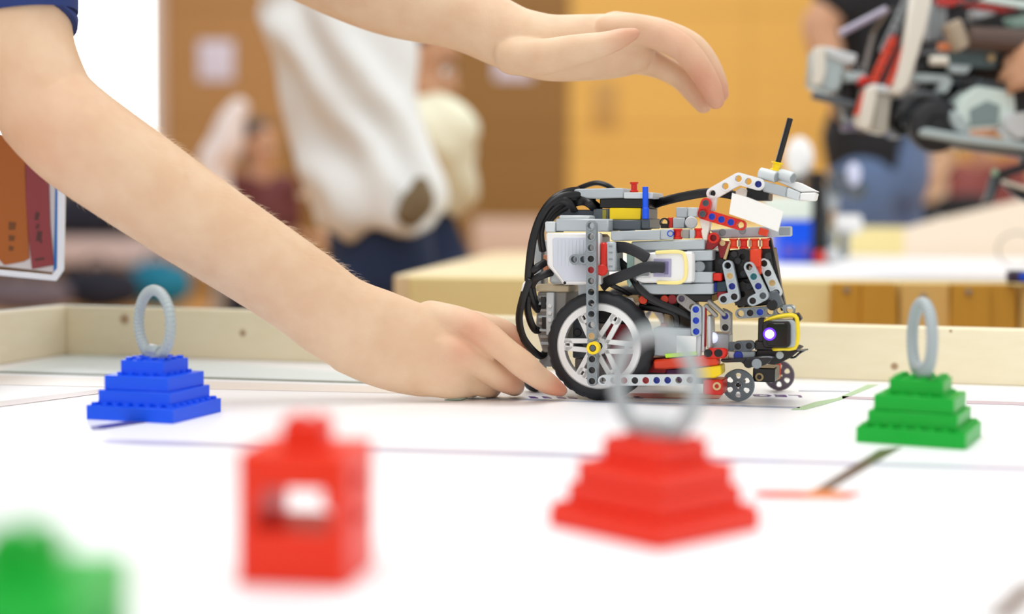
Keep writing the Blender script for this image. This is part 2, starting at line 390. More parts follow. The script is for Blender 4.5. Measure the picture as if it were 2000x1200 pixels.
for x in (1032, 1058, 1086, 1108, 1216, 1236): printed([(x, 775), (x + 12, 775.5), (x + 20, 778.6), (x + 4, 778.2)], ink('purple', (88, 40, 130)), .0003, 'printed_mark')
# lettering on the mat, read from the far side
def text_on(parent, s, size, m, M, name, ext=.0001):
    c = D.curves.new('t', 'FONT'); c.body = s; c.size = size; c.extrude = ext; c.resolution_u = 2
    o = D.objects.new('t', c); COL.objects.link(o); dg = bpy.context.evaluated_depsgraph_get(); dg.update()
    me = D.meshes.new_from_object(o.evaluated_get(dg)); D.objects.remove(o)
    return obj(name, me, m, parent, M, smooth=0)
p0, p1 = G(1571, 779.5), G(1440, 777); ux = (p1 - p0).normalized(); uy = Vector((0, 0, 1)).cross(ux)
Lw = (G(1571, 779.5) - G(1489, 778)).length
t_sz = .0185
M_ = Matrix(((ux.x * 1.25, uy.x * .95, 0, p0.x), (ux.y * 1.25, uy.y * .95, 0, p0.y), (0, 0, 1, TZ + .00035), (0, 0, 0, 1)))
# start at the top edge so that the word, seen upside down, ends on the near line
M_.translation = G(1568, 773.2) + Vector((0, 0, .00035))
text_on(fm, 'LEGO', t_sz, ink('purple', (88, 40, 130)), M_, 'lettering')
# ------------------------------------------------------------------ second table
Z2 = .070
SA = math.radians(-4); S0 = P(803, 546, 1.67); S0.z = TZ + Z2
SF = Matrix.Translation(S0) @ Matrix.Rotation(SA, 4, 'Z')
st = empty('second_field_table', SF @ Vector((1.2, .7, 0)) - Vector((0, 0, TZ + Z2)), 'pale pine second competition table standing behind the robot', 'table')
PINEB = wood('pine_fascia', (244, 230, 172), (238, 222, 156), (1, 0, 0), scale=.5)
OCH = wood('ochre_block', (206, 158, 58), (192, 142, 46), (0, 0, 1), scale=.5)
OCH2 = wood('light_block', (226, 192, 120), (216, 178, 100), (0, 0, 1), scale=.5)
PINET = wood('pine_top', (238, 220, 182), (230, 208, 164), (0, 1, 0), scale=.5)
def sbox(name, lo, hi, m, bev=.002):
    t = NB(); box(t, lo, hi, bev); return obj(name, t, m, st, SF, smooth=0)
sbox('table_top', (0, 0, -.02), (2.3, 1.42, 0), PINET)
sbox('fascia_board', (0, -.018, -.145), (2.3, 0, -.001), PINEB)
sbox('side_board', (-.018, -.018, -.145), (0, 1.42, .0), PINET)
sbox('border_board', (.10, 1.40, .0), (2.3, 1.42, .062), PINEB)
for x in (.02, 2.2):
    for y in (.05, 1.3): sbox('leg', (x, y, -.82), (x + .07, y + .07, -.02), PINEB)
def sx(px): return (SF.inverted() @ P(px, 590, 1.64)).x
SCR = mat('screw_steel', (150, 140, 130), .3, metal=.6)
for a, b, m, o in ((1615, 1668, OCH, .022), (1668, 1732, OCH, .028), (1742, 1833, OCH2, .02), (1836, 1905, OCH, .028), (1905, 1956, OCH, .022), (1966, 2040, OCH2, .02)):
    x0, x1 = sx(a), sx(b); t = NB()
    prism(t, [(x0, -.018 - o, -.002), (x1, -.018 - o, -.002), (x1 + .006, -.018 - o, -.14), (x0, -.018 - o, -.14)], (0, o, 0), .001); bl = obj('bracket_block', t, m, st, SF, smooth=0)
    if a in (1615, 1742, 1836):
        px = {1615: 1641, 1742: 1785, 1836: 1866}[a]; py = {1615: 563, 1742: 575, 1836: 566}[a]
        q = SF.inverted() @ P(px, py, 1.64); t = NB(); cyl(t, (q.x, -.018 - o, q.z), (q.x, -.021 - o, q.z), .0035); obj('screw', t, SCR, bl, SF)
bm = NB(); box(bm, (.135, .012, .0002), (2.29, 1.395, .0012)); sm = obj('second_field_mat', bm, mat('white_vinyl_b', (246, 246, 248), .4), None, SF, smooth=0)
tag(sm, 'white mat covering the second table behind the robot', 'mat')

t = NB(); prism(t, [(lambda p: (p.x, p.y, max(p.z, TZ + Z2 + .0013)))(P(x, y, 2.86)) for x, y in ((1768, 446), (1832, 428), (2060, 376), (2060, 520), (1768, 520))], (0, .012, 0), .001)
tag(obj('pale_board', t, wood('pinkish_board', (246, 230, 208), (240, 220, 196), (1, 0, 0), scale=.4), smooth=0), 'pale pinkish board with sloping top standing at the back of the second table', 'board')
# ------------------------------------------------------------------ stepped brick pyramids with hose rings
def pyramid(name, loc, rot, m, ringrot, label, hosem=HOSE, group=None, clip=True):
    rt = empty(name, loc, label, 'game piece', group, rot); M = FR[rt.name]; s = .008; z = 0
    sizes = [8, 6.6, 5.9, 4]
    for k, w in enumerate(sizes):
        t = NB(); h = w * s / 2; box(t, (-h, -h, z), (h, h, z + .0095), .0003)
        nx = sizes[k + 1] if k < 3 else 0; n = int(w)
        for i in range(n):
            for j in range(n):
                x, y = (i - (n - 1) / 2) * s, (j - (n - 1) / 2) * s
                if max(abs(x), abs(y)) > nx * s / 2 - .003: lathe(t, (x, y, z + .0094), (0, 0, 1), [(0, .0024), (.0018, .0024), (.0019, .0022)], 10)
        obj('brick_layer', t, m, rt, M); z += .0096
    # ribbed hose bent to a ring
    t = NB(); Rm, rt_ = .0218, .0036; cz = z + Rm + .0018; N, n = 192, 10; rings = []
    for i in range(N):
        a = 2 * math.pi * i / N; rr = rt_ * (1.06 if i % 4 < 2 else .9)
        c = Vector((math.cos(a) * Rm * .98, 0, cz + math.sin(a) * Rm * 1.02)); e = Vector((math.cos(a), 0, math.sin(a)))
        rings.append([t.verts.new(c + e * (rr * math.cos(2 * math.pi * j / n)) + Vector((0, rr * math.sin(2 * math.pi * j / n), 0))) for j in range(n)])
    for i in range(N):
        A, B = rings[i], rings[(i + 1) % N]
        for j in range(n): t.faces.new((A[j], A[(j + 1) % n], B[(j + 1) % n], B[j]))
    bmesh.ops.recalc_face_normals(t, faces=t.faces[:]); t.transform(Matrix.Rotation(ringrot - rot, 4, 'Z')); hr = obj('hose_ring', t, hosem, rt, M, smooth=80)
    t = NB(); t2 = Matrix.Rotation(ringrot - rot, 4, 'Z')
    box(t, (-.0065, -.0038, z), (.0065, .0038, z + .0045), .0008); lathe(t, (-.007, 0, z + .0052), (1, 0, 0), [(0, .0036), (.001, .0042), (.013, .0042), (.014, .0036)], 14)
    t.transform(t2); obj('ring_clip', t, hosem, rt, M)
    return rt
gb = G(303, 812); pyramid('stepped_pyramid', gb, math.radians(-17), PB, math.radians(-47), 'blue stepped brick pyramid carrying a grey ribbed hose ring, on the white mat')
gr = G(1277, 1030); pyramid('stepped_pyramid', gr, math.radians(-48), PR, math.radians(-44), 'large red stepped brick pyramid with grey hose ring in the foreground')
gg = G(1796, 858); pyramid('stepped_pyramid', gg, math.radians(-26), PN, math.radians(-90), 'green stepped brick pyramid with grey hose ring near the right border')
def G2(px, py): return G(px, py, TZ + Z2 + .0012)
pyramid('stepped_pyramid', G2(1832, 497), math.radians(20), PB, math.radians(60), 'small far blue stepped pyramid on the second table')
# ------------------------------------------------------------------ hollow brick cubes
def cube_block(loc, rot, m, label):
    rt = empty('hollow_brick_cube', loc, label, 'game piece', None, rot); M = FR[rt.name]
    h = .0198; L = .0096
    for k in range(5):
        z0, z1 = k * L, k * L + .00955; t = NB()
        if k in (2, 3):                     # open courses: posts at the corners, a window front and back, slots at the sides
            w = .0062 if k == 2 else .0085
            for sx_ in (-1, 1):
                for sy_ in (-1, 1):
                    a, b = sorted((sx_ * h, sx_ * (h - w))); c, d = sorted((sy_ * h, sy_ * (h - .0125))); box(t, (a, c, z0), (b, d, z1), .0003)
                a, b = sorted((sx_ * (h - .0035), sx_ * (h - w))); box(t, (a, -.008, z0), (b, .008, z1), 0)
                obj('brick_course', t, m, rt, M); t = NB()
            if k == 3:
                box(t, (-h + .0087, -h, z0 + .0062), (h - .0087, h, z1), .0003)
                obj('lintel_brick', t, m, rt, M)
            else: t.free()
            t = NB(); box(t, (h - .0034, -.0065, z0 if k == 3 else z0 + .0056), (h, .0065, z0 + .004 if k == 3 else z1), .0002); obj('side_tile', t, m, rt, M); z = 0; continue
        else: box(t, (-h, -h, z0), (h, h, z1), .0003)
        obj('brick_course', t, m, rt, M)
    t = NB(); box(t, (-.0078, -.0078, 5 * L), (.0078, .0078, 5 * L + .0095), .0004); obj('top_brick', t, m, rt, M)
    t = NB()
    for x in (-.004, .004):
        for y in (-.004, .004): lathe(t, (x, y, 6 * L), (0, 0, 1), [(0, .0024), (.0016, .0024), (.0018, .0021)], 12)
    obj('stud', t, m, rt, M)
g = P(598, 1108, .545); g = G(600, 1120); cube_block(g, math.radians(-8), PR, 'red hollow brick cube with round opening and a knob on top')
gx = CAM.y + FPX * .130 / 1085; c0 = P(46, 1200, .331); cube_block(Vector((c0.x, .331, TZ)), math.radians(88), PN, 'blurred green hollow brick cube in the bottom left corner')
# ------------------------------------------------------------------ second table things
def polyP(bm, pts, d, th, bev=0): prism(bm, [P(x, y, d) for x, y in pts], (0, th, 0), bev)
def boxP(bm, x0, y0, x1, y1, d, th, bev=.001):
    a, b = P(x0, y1, d), P(x1, y0, d); box(bm, (a.x, d, a.z), (b.x, d + th, b.z), bev)
base = G2(1595, 515); d2 = base.y
rt = empty('small_robot', base, 'small blurred robot with blue body and white dome on the second table', 'robot')
def part(name, fn, m, root=None, **k):
    t = NB(); fn(t); return obj(name, t, m, root or rt, **k)
zb = TZ + Z2 + .0012
def pb(name, x0, y0, x1, y1, m, dd=0, th=.04, bev=.002): return part(name, lambda t: boxP(t, x0, y0, x1, y1, d2 + dd, th, bev), m)
pb('blue_body', 1522, 428, 1590, 513, PB, 0, .09, .004); pb('white_block', 1505, 382, 1588, 430, mat('mint_white_plastic', (222, 232, 220), .4), -.005, .09, .006)
pb('dark_column', 1582, 335, 1612, 514, BK, .0, .06); pb('dark_column', 1608, 410, 1622, 512, DG, .02, .05)
part('white_dome', lambda t: ball(t, P(1561, 308, d2 + .03), (.023, .023, .034), 3), WH)
pb('neck_post', 1551, 335, 1570, 385, DG, .02, .03)
part('white_drum', lambda t: cyl(t, P(1628, 438, d2 + .03), P(1680, 438, d2 + .03), .0155, 18), WH)
pb('grey_post', 1616, 450, 1634, 512, MG, .01, .03); pb('grey_post', 1644, 452, 1660, 505, MG, .02, .03)
part('red_bulb', lambda t: ball(t, P(1601, 502, d2 - .02), (.010, .010, .011), 2), RD)
part('white_caster', lambda t: ball(t, P(1626, 500, d2 - .01), (.013, .012, .014), 2), PG)
def ringP(t, px, py, d, r, rr):
    c = P(px, py, d); lathe(t, c, (0, 1, 0), [(-rr, r - rr), (-rr, r + rr), (rr, r + rr), (rr, r - rr)], 20, cap=False)
part('sensor_eye', lambda t: ball(t, P(1667, 341, d2 + .02), (.012, .01, .020), 2), mat('lilac_white_plastic', (210, 214, 238), .3))
part('gear_ring', lambda t: ringP(t, 1638, 358, d2 + .03, .013, .006), DG); part('gear_ring', lambda t: ringP(t, 1674, 372, d2 + .03, .010, .006), DG)
pb('grey_frame', 1612, 362, 1640, 410, LG, .03, .03); pb('cross_arm', 1600, 345, 1680, 352, DG, .045, .012)
for x in (1540, 1572):
    part('hub_disc', lambda t: cyl(t, P(x, 490, d2 - .003), P(x, 490, d2 + .002), .010, 16), mat('violet_plastic', (96, 84, 190), .35))
for x in (1532, 1600):
    part('wheel', lambda t: lathe(t, Vector((P(x, 512, d2 + .05).x, d2 + .095, zb + .015)), (0, 1, 0), [(0, .012), (.002, .015), (.012, .015), (.014, .012)], 20), BKR)
# cable loop and dark box on the near edge of the second table
q = G2(1985, 527)
t = NB(); n = 40; pts = [(q.x + .027 * math.cos(2 * math.pi * i / n - 1.2), q.y + .004 * math.sin(4 * math.pi * i / n), zb + .0275 + .026 * math.sin(2 * math.pi * i / n - 1.2), .0011, .0011) for i in range(n + 1)]
tube(t, pts, k=1, n=8); tag(obj('cable_loop', t, mat('grey_green_cable', (96, 110, 100), .4)), 'thin grey green cable loop standing on the second table edge', 'cable')
rt = empty('battery_box', P(1985, 545, 1.585), 'dark violet box with blue patch in front of the second table', 'box')
Mq = SF
t = NB(); a = SF.inverted() @ P(1961, 552, 1.59); b = SF.inverted() @ P(2040, 529, 1.59)
box(t, (a.x, -.052, a.z), (b.x, -.0385, b.z), .002); obj('case', t, mat('dark_violet_plastic', (52, 38, 66), .4), rt, SF)
t = NB(); c = SF.inverted() @ P(1981, 547, 1.59); e = SF.inverted() @ P(2006, 533, 1.59); box(t, (c.x, -.0535, c.z), (e.x, -.052, e.z), .0005); obj('blue_patch', t, PB, rt, SF)
# ------------------------------------------------------------------ the robot being held
YAW = math.radians(-17)
RO = G(1166, 784)
rob = empty('brick_robot', RO, 'wheeled brick robot with black cables, white spoked wheel and antenna, held by the near hand', 'robot', None, YAW)
RF = FR[rob.name]; RI = RF.inverted(); CL = RI @ CAM
def R(px, py, w):
    """point of the robot (u forward, w away from the viewer, z up; metres) seen at a pixel, w given in mm"""
    r = RI.to_3x3() @ ray(px, py); w *= .001
    return CL + r * ((w - CL.y) / r.y)
def rp(name, fn, m, parent=None, label=None, smooth=40):
    t = NB(); fn(t); return obj(name, t, m, parent or rob, RF, smooth, label)
def rbox(name, x0, y0, x1, y1, w0, w1, m, bev=.0006, parent=None, label=None):
    a, b = R(x0, y1, w0), R(x1, y0, w0)
    return rp(name, lambda t: box(t, (a.x, w0 * .001, a.z), (b.x, w1 * .001, b.z), bev), m, parent, label)
def rpoly(name, pts, w0, w1, m, bev=.0004, parent=None, label=None):
    return rp(name, lambda t: prism(t, [R(x, y, w0) for x, y in pts], (0, (w1 - w0) * .001, 0), bev), m, parent, label)
def rcyl(name, a, b, r, m, parent=None, n=16):   # a, b = (px,py,w)
    return rp(name, lambda t: cyl(t, R(*a), R(*b), r, n), m, parent)
def rspool(name, a, b, r, m, parent=None): return rp(name, lambda t: spool(t, R(*a), R(*b), r), m, parent)
def cable(pts, ra=.0026, rb=.0011, m=CB, name='cable', ref=(0, 1, 0)):
    q = [(*R(x, y, w), ra, rb) for x, y, w in pts]; return rp(name, lambda t: tube(t, q, ref, 8, 7), m)
def beam(a, b, n, w, m, pins=None, th=.0039, name='beam', hw=.0038, label=None):
    A, B = R(*a, w), R(*b, w)
    bo = rp(name, lambda t: liftarm(t, A, B, n, (0, 1, 0), th, hw), m, rob, label)
    for k, pm in (pins or {}).items():
        c = A + (B - A) * (k / max(n - 1, 1)); pin_at(c, pm, bo)
    return bo
def pin_at(c, pm, parent, y0=.0002):
    t = NB(); c = Vector(c)
    lathe(t, c, (0, 1, 0), [(y0 + .0012, .0012), (y0 + .0012, .0017), (y0, .0018), (y0, .0024), (.0076, .0024)], 14); obj('pin', t, pm, parent, RF)
NAVYP = mat('dark_blue_plastic', (14, 40, 140), .35)
# --- big rear wheels
RIB = mat('warm_grey_plastic', (158, 154, 148), .4)
def wheel(w0, name, m_rim=WH, spokes=True):
    c = Vector((R(1169, 678, w0).x if w0 < 50 else R(1169, 678, 0).x, 0, .0408)); w = w0 * .001
    rt = D.objects.new(name, None); COL.objects.link(rt); rt.empty_display_size = .01; rt.parent = rob; cc = Vector((c.x, w + .0075, c.z)); rt.location = cc; FR[rt.name] = RF @ Matrix.Translation(cc)
    prof = [(0, .0322), (0, .0345), (.0006, .0372), (.0016, .0390), (.0035, .0402), (.006, .0408), (.009, .0408), (.0115, .0402), (.0134, .0390), (.0144, .0372), (.015, .0345), (.015, .0322)]
    def mod(k, i): return -.0009 if 3 <= k <= 8 and (i + (1 if k > 5 else 0)) % 4 == 0 else (-.0004 if k in (2, 3, 8, 9) and i % 4 == 2 else 0)
    t = NB(); lathe(t, (c.x, w, c.z), (0, 1, 0), prof, 96, mod, cap=False); obj('tyre', t, BKR, rt, RF, 30)
    t = NB()
    lathe(t, (c.x, w, c.z), (0, 1, 0), [(.0002, .0264), (.0002, .0308), (.0016, .0323), (.0134, .0323), (.0144, .0308), (.0144, .0280), (.011, .0286), (.006, .0288), (.0022, .0286), (.0020, .0264)], 72, cap=False)
    cy = Vector((c.x, w + .0004, c.z))
    lathe(t, cy, (0, 1, 0), [(.0006, .0028), (.0006, .0062), (.0095, .0070), (.0095, .0028)], 24, cap=False)
    for k in range(6):
        a = math.radians(60 * k - 1); e = Vector((math.cos(a), 0, math.sin(a))); f = Vector((-math.sin(a), 0, math.cos(a)))
        for s in (-1, 1):
            p, q = cy + e * .0050 + f * (.0036 * s), cy + e * .0272 + f * (.0026 * s); nrm = Vector((0, 1, 0)); h = f * .0018
            prism(t, [p - h, p + h, q + h, q - h], (0, .0036, 0), .0002)
        lathe(t, cy + e * .0238, (0, 1, 0), [(0, .0018), (0, .0042), (.0036, .0042), (.0036, .0018)], 16, cap=False)
    obj('rim', t, m_rim, rt, RF, 35); return c
rbox('inner_gearbox', 1118, 604, 1164, 700, 22, 60, DG, .001); rbox('inner_red_block', 1182, 632, 1238, 742, 26, 60, mat('crimson_plastic', (176, 28, 48), .4), .001); rbox('inner_grey_block', 1122, 701, 1178, 748, 24, 60, RIB, .001); rbox('inner_black_block', 1168, 598, 1240, 632, 24, 60, BK, .001)
for x_, y_ in ((1128, 650), (1140, 625), (1132, 680)): rcyl('inner_hole_ring', (x_, y_, 20), (x_, y_, 23), .003, BK)
wc = wheel(0, 'rear_wheel'); wheel(112, 'rear_wheel')
rp('axle', lambda t: cyl(t, (wc.x, -.0185, wc.z), (wc.x, .128, wc.z), .0021, 12), DG)
rp('axle_bush', lambda t: lathe(t, (wc.x, -.0182, wc.z), (0, 1, 0), [(0, .0026), (0, .0046), (.0018, .0046), (.0024, .0038), (.0042, .0038), (.006, .0046), (.006, .0026)], 20, cap=False), YL)
# --- front frame beams on the near side
beam((1153.5, 441), (1155, 657), 11, -12, MG, {4: DR, 3: BK, 10: TN})
beam((1156, 702), (1156, 745), 3, -12, MG, {0: BK, 1: BK, 2: BK})
rbox('beam_neck', 1146.5, 664, 1166.5, 696, -11, -5, MG)
beam((1177, 744), (1347, 743), 9, -12, PG, {2: DR, 3: BK, 4: DR, 5: NAVYP, 6: NAVYP})
beam((1121, 507), (1139, 507), 2, -11.8, MG, {})
rpoly('beam_brace', [(1140, 497), (1148, 478), (1148, 520), (1140, 517)], -11, -6, MG)
# --- rear motor
rpoly('motor_cover', [(1066, 455), (1171, 455), (1173, 557), (1099, 557), (1094, 548), (1068, 519)], -2, 8, WH, .0012)
rpoly('motor_cover_inset', [(1083, 464), (1148, 464), (1150, 550), (1101, 550), (1098, 545), (1080, 520), (1079, 468)], -2.6, 1, mat('soft_lilac_grey', (206, 211, 222), .4), .0003)
rp('cover_groove', lambda t: [box(t, (R(1088 + 7 * k, 540, -3).x, -.0029, R(1088, 520, -3).z), (R(1088 + 7 * k, 540, -3).x + .0005, -.002, R(1088, 470, -3).z)) for k in range(8)], PG)
rbox('motor_body', 1072, 458, 1172, 555, 8, 42, LG, .002)
rbox('motor_top', 1085, 428, 1188, 452, 3, 40, LG, .001); rbox('motor_cap', 1092, 421, 1151, 429, 6, 38, PG, .0008); rbox('motor_lug', 1064, 433, 1084, 454, 2, 30, PG, .0008)
rp('screw_hole', lambda t: cyl(t, R(1103, 553, -2.6), R(1103, 553, 2), .0011), BK)
rbox('motor_hub_red', 1171, 474, 1184, 532, -3, 20, RD, .0012); rpoly('motor_bracket', [(1183, 472), (1202, 473), (1204, 531), (1184, 531)], -1, 24, LG, .0012)
rp('red_disc', lambda t: cyl(t, R(1176, 528, -4), R(1176, 528, 4), .0042), RD)
for k, yy in enumerate((480, 492, 505, 519)): rbox('bracket_slot', 1189, yy, 1196, yy + 3, -1.4, 0, MG, 0)
rbox('motor_stalk', 1129, 556, 1152, 578, 6, 24, LG)
# lower rear motor (ribbed) seen behind the wheel
rbox('lower_motor', 1046, 557, 1112, 570, 18, 46, mat('pale_sand_plastic', (222, 206, 172), .4), .001)
rpoly('lower_motor_body', [(1050, 570), (1108, 570), (1100, 690), (1060, 690), (1046, 640)], 20, 60, RIB, .001)
for k in range(8): rbox('motor_rib', 1048 + k, 578 + k * 13, 1070 + k, 583 + k * 13, 17, 24, LG if k % 2 else RIB, .0004)
rbox('motor_window', 1056, 580, 1066, 602, 16.5, 22, BK, .0003); rbox('motor_window', 1058, 620, 1068, 642, 16.5, 22, BK, .0003)
rbox('motor_plate', 1066, 572, 1082, 655, 15, 20, PG, .0006)
for yy in (598, 612, 626): rcyl('motor_rivet', (1074, yy, 14), (1074, yy, 17), .0016, WH)
rbox('lower_motor_foot', 1052, 690, 1090, 716, 22, 50, MG, .001)
rbox('grey_pillar', 1043, 470, 1064, 556, 34, 46, LG, .001); rbox('dark_pillar', 1056, 486, 1062, 555, 30, 33, DG, .0003)
rbox('orange_tab', 1061, 498, 1070, 530, 24, 33, mat('peach_plastic', (240, 160, 120), .4), .0004)
rp('rear_caster', lambda t: ball(t, (R(1045, 758, 40).x, .040, .0098), .0098, 3), BKR)
rpoly('caster_arm', [(1044, 716), (1062, 716), (1056, 752), (1040, 752)], 36, 46, DG)
# --- top stack above the motor
rpoly('top_slab', [(1120, 371), (1128, 369), (1214, 367), (1218, 369), (1218, 387), (1146, 388.5), (1124, 381)], 22, 62, LG, .0008)
rbox('top_plate', 1218, 376, 1275, 388, 20, 60, PG, .0005)
rspool('red_bush', (1238.5, 375.5, 28), (1238.5, 356, 28), .0032, RD)
rcyl('blue_pin', (1260.5, 428, 18), (1260.5, 365, 18), .0022, mat('bright_blue_plastic', (10, 88, 236), .35)); rcyl('blue_pin_collar', (1261, 428, 18), (1261, 406, 18), .0027, mat('bright_blue_plastic', (10, 88, 236), .35))
rbox('black_brick', 1171, 388, 1268, 406.5, 24, 60, BK, .0006)
rbox('yellow_brick', 1190, 406.8, 1252, 429.5, 22, 58, YL, .0006)
rbox('slate_brick', 1158, 408, 1189.6, 430, 24, 60, DG, .0006); rbox('slate_brick', 1252.5, 407, 1267, 430, 24, 58, DG, .0006)
rbox('slate_stripe', 1176, 410, 1184, 430, 23, 30, mat('olive_plastic', (150, 140, 50), .4), .0003)
rbox('slate_base', 1190, 429.8, 1252, 449, 18, 60, DG, .0008); rbox('slate_base', 1252.3, 427, 1269, 447, 18, 60, DG, .0008)
rbox('grey_block', 1168, 431, 1189, 452, 10, 40, LG, .0008); rbox('dark_rail', 1082, 410, 1160, 422, 26, 56, mat('slate_blue_plastic', (70, 78, 92), .4), .0006)
# --- controller brick (light grey layers)
rpoly('upper_plate', [(1193, 452), (1289, 449), (1289, 469), (1197, 471), (1193, 468)], 2, 60, LG, .0006)
rpoly('controller_top', [(1233, 472), (1376, 468), (1376, 488), (1233, 490)], 4, 92, LG, .0008)
rbox('controller_body', 1236, 490, 1350, 556, 9, 92, PG, .001)
rpoly('controller_bracket', [(1340, 490), (1391, 489), (1391, 509), (1340, 510)], 3, 80, LG, .0008); rbox('controller_bracket', 1340, 532, 1391, 552.5, 3, 80, LG, .0008)
rcyl('grey_knob', (1366, 521, 4), (1366, 521, 30), .0042, MG); rbox('dark_gap_block', 1360, 510, 1391, 531.5, 12, 70, DG, .0006)
rpoly('controller_base', [(1249, 556), (1392, 554), (1392, 575), (1268, 575.5)], 2, 92, LG, .0008)
rbox('controller_foot', 1322, 576, 1390, 589, 10, 80, BK, .0006)
rpoly('mint_side', [(1224, 484), (1238, 484), (1240, 552), (1228, 562), (1224, 552)], 8, 30, mat('mint_grey_plastic', (160, 190, 180), .4), .0006)
rbox('cream_socket', 1238, 500, 1262, 524, 6, 30, mat('cream_plastic', (226, 224, 206), .4), .0006)
# --- light sensor on the side: white housing, yellow rubber band, dark socket
sh = rpoly('sensor_housing', [(1262, 496), (1272, 493), (1350, 492), (1354, 496), (1354, 549), (1350, 553), (1256, 553), (1239, 546), (1246, 540), (1268, 540)], -5, 9, WH, .0012)
def rrect(x0, y0, x1, y1, r):
    out = []
    for cx, cy, a0 in ((x1 - r, y0 + r, -90), (x1 - r, y1 - r, 0), (x0 + r, y1 - r, 90), (x0 + r, y0 + r, 180)):
        for k in range(5): a = math.radians(a0 + 22.5 * k); out.append((cx + r * math.cos(a), cy + r * math.sin(a)))
    return out
def band(pts, w, m, r=.0009, name='rubber_band', parent=None, rb=None):
    q = [(*R(x, y, w), r, rb or r) for x, y in pts]; return rp(name, lambda t: tube(t, q, (0, 1, 0), 8, 2), m, parent)
YB = mat('pale_yellow_band', (252, 234, 150), .45)
band([(1282, 493.5), (1310, 491.8), (1328, 492.5), (1336, 497), (1339, 510), (1340, 525), (1339, 540), (1334, 549), (1322, 553), (1285, 552)], -5.8, YB, .0013, 'rubber_band', sh, .0010)
rbox('sensor_socket', 1276, 506, 1311, 541, -6, -4, mat('shadow_lilac_plastic', (170, 165, 196), .4), .0003, sh)
rbox('sensor_recess', 1297, 511, 1305.5, 536, -6.6, -5, mat('grey_lilac_plastic', (120, 112, 150), .4), .0003, sh)
rpoly('socket_plug', [(1270, 514), (1296, 516), (1297, 532), (1270, 534)], -9, -6, BKR, .0004, sh)
# --- cables
cable([(1192, 489, 12), (1206, 484, 4), (1222, 484, -3), (1245, 493, -7), (1264, 505, -8)], .0040, .0010, BKR)
cable([(1176, 560, 20), (1186, 551, 4), (1205, 543, -4), (1235, 532, -8), (1262, 522, -9.5), (1296, 523, -9)], .0040, .0010, BKR)
cable([(1186, 553, 10), (1196, 558, 6), (1212, 566, 10), (1232, 577, 18)], .0018, .0014)
cable([(1206, 508, 14), (1226, 525, 10), (1238, 548, 2), (1252, 568, 0), (1280, 588, 2), (1320, 606, 6), (1352, 622, 12)], .0026, .0012)
cable([(1200, 500, 20), (1214, 516, 16), (1224, 530, 12)], .003, .0012)
cable([(1258, 582, 12), (1280, 592, 10), (1310, 600, 10), (1350, 618, 14)], .0022, .0014)
cable([(1250, 600, 20), (1285, 604, 18), (1318, 614, 16), (1322, 640, 16), (1322, 660, 18)], .0024, .0014)
for pts in ([(1130, 372, 30), (1105, 376, 20), (1078, 392, 12), (1055, 425, 8), (1040, 470, 6), (1033, 520, 6), (1032, 560, 8), (1040, 590, 12), (1052, 608, 18)],
            [(1160, 392, 34), (1130, 382, 22), (1098, 384, 14), (1072, 400, 10), (1052, 432, 8), (1040, 478, 8), (1036, 530, 10), (1042, 580, 14), (1050, 600, 20)],
            [(1172, 408, 36), (1150, 392, 26), (1120, 386, 22), (1090, 396, 18), (1068, 420, 16), (1056, 452, 16), (1060, 490, 20)],
            [(1122, 412, 24), (1112, 398, 16), (1096, 390, 14), (1080, 396, 14)],
            [(1164, 414, 30), (1152, 400, 20), (1136, 394, 22), (1110, 402, 24), (1086, 416, 26), (1066, 440, 28)],
            [(1034, 548, 4), (1022, 580, 4), (1014, 620, 6), (1020, 655, 8), (1036, 680, 10), (1054, 695, 16), (1064, 690, 22)],
            [(1030, 560, 10), (1030, 600, 10), (1036, 628, 12), (1046, 645, 16), (1056, 642, 22)],
            [(1066, 512, 12), (1050, 522, 6), (1040, 530, 6)], [(1078, 532, 8), (1060, 538, 4), (1046, 546, 4), (1038, 560, 6)]):
    cable(pts, .0029, .0013)
cable([(1112, 378, 50), (1135, 366, 46), (1163, 357.5, 44), (1185, 362, 44), (1200, 372, 46)], .0020, .003)
cable([(1262, 404, 52), (1300, 392, 44), (1345, 382, 40), (1388, 376, 40), (1425, 380, 44), (1450, 388, 50)], .0034, .0020)
cable([(1236, 452, 56), (1215, 448, 60), (1195, 440, 62)], .002, .002)
rp('cable_clip', lambda t: tube(t, [(*R(1030, 549, 5), .0012, .0012), (*R(1024, 556, 4), .0012, .0012), (*R(1021, 568, 4), .0012, .0012)], n=8), WH)
# --- head: rows of blocks behind the white arm
rbox('clip_block', 1320, 405, 1342, 425, 24, 44, LG, .0006); rbox('clip_block', 1342.3, 405.5, 1362, 424, 26, 46, PG, .0006)
rbox('clip_block', 1314, 425.4, 1337, 446, 22, 44, LG, .0006); rp('round_hub', lambda t: cyl(t, R(1350, 435, 20), R(1350, 435, 40), .0046), PG)
rp('black_eyelet', lambda t: liftarm(t, R(1297, 435, 22), R(1297, 435, 22), 1, (0, 1, 0), .003, .0036), BK); rbox('black_foot', 1290, 437, 1305, 446, 23, 30, BK, .0003)
rbox('red_tab', 1304, 425, 1314, 445, 24, 34, RD, .0004)
bb = rbox('pin_block', 1289.3, 448, 1315, 468, 3, 40, LG, .0006); c = R(1309, 456.5, 2.4)
pin_at((c.x, .0024, c.z), BL, bb)
rspool('red_spool', (1323.5, 467, 8), (1323.5, 447, 8), .0034, RD); rspool('red_spool', (1365, 466, 8), (1365, 446, 8), .0034, RD)
rbox('grey_spacer', 1332, 448, 1346, 466, 8, 26, RIB, .0004); rbox('grey_spacer', 1346.5, 449, 1357, 466, 6, 26, LG, .0004)
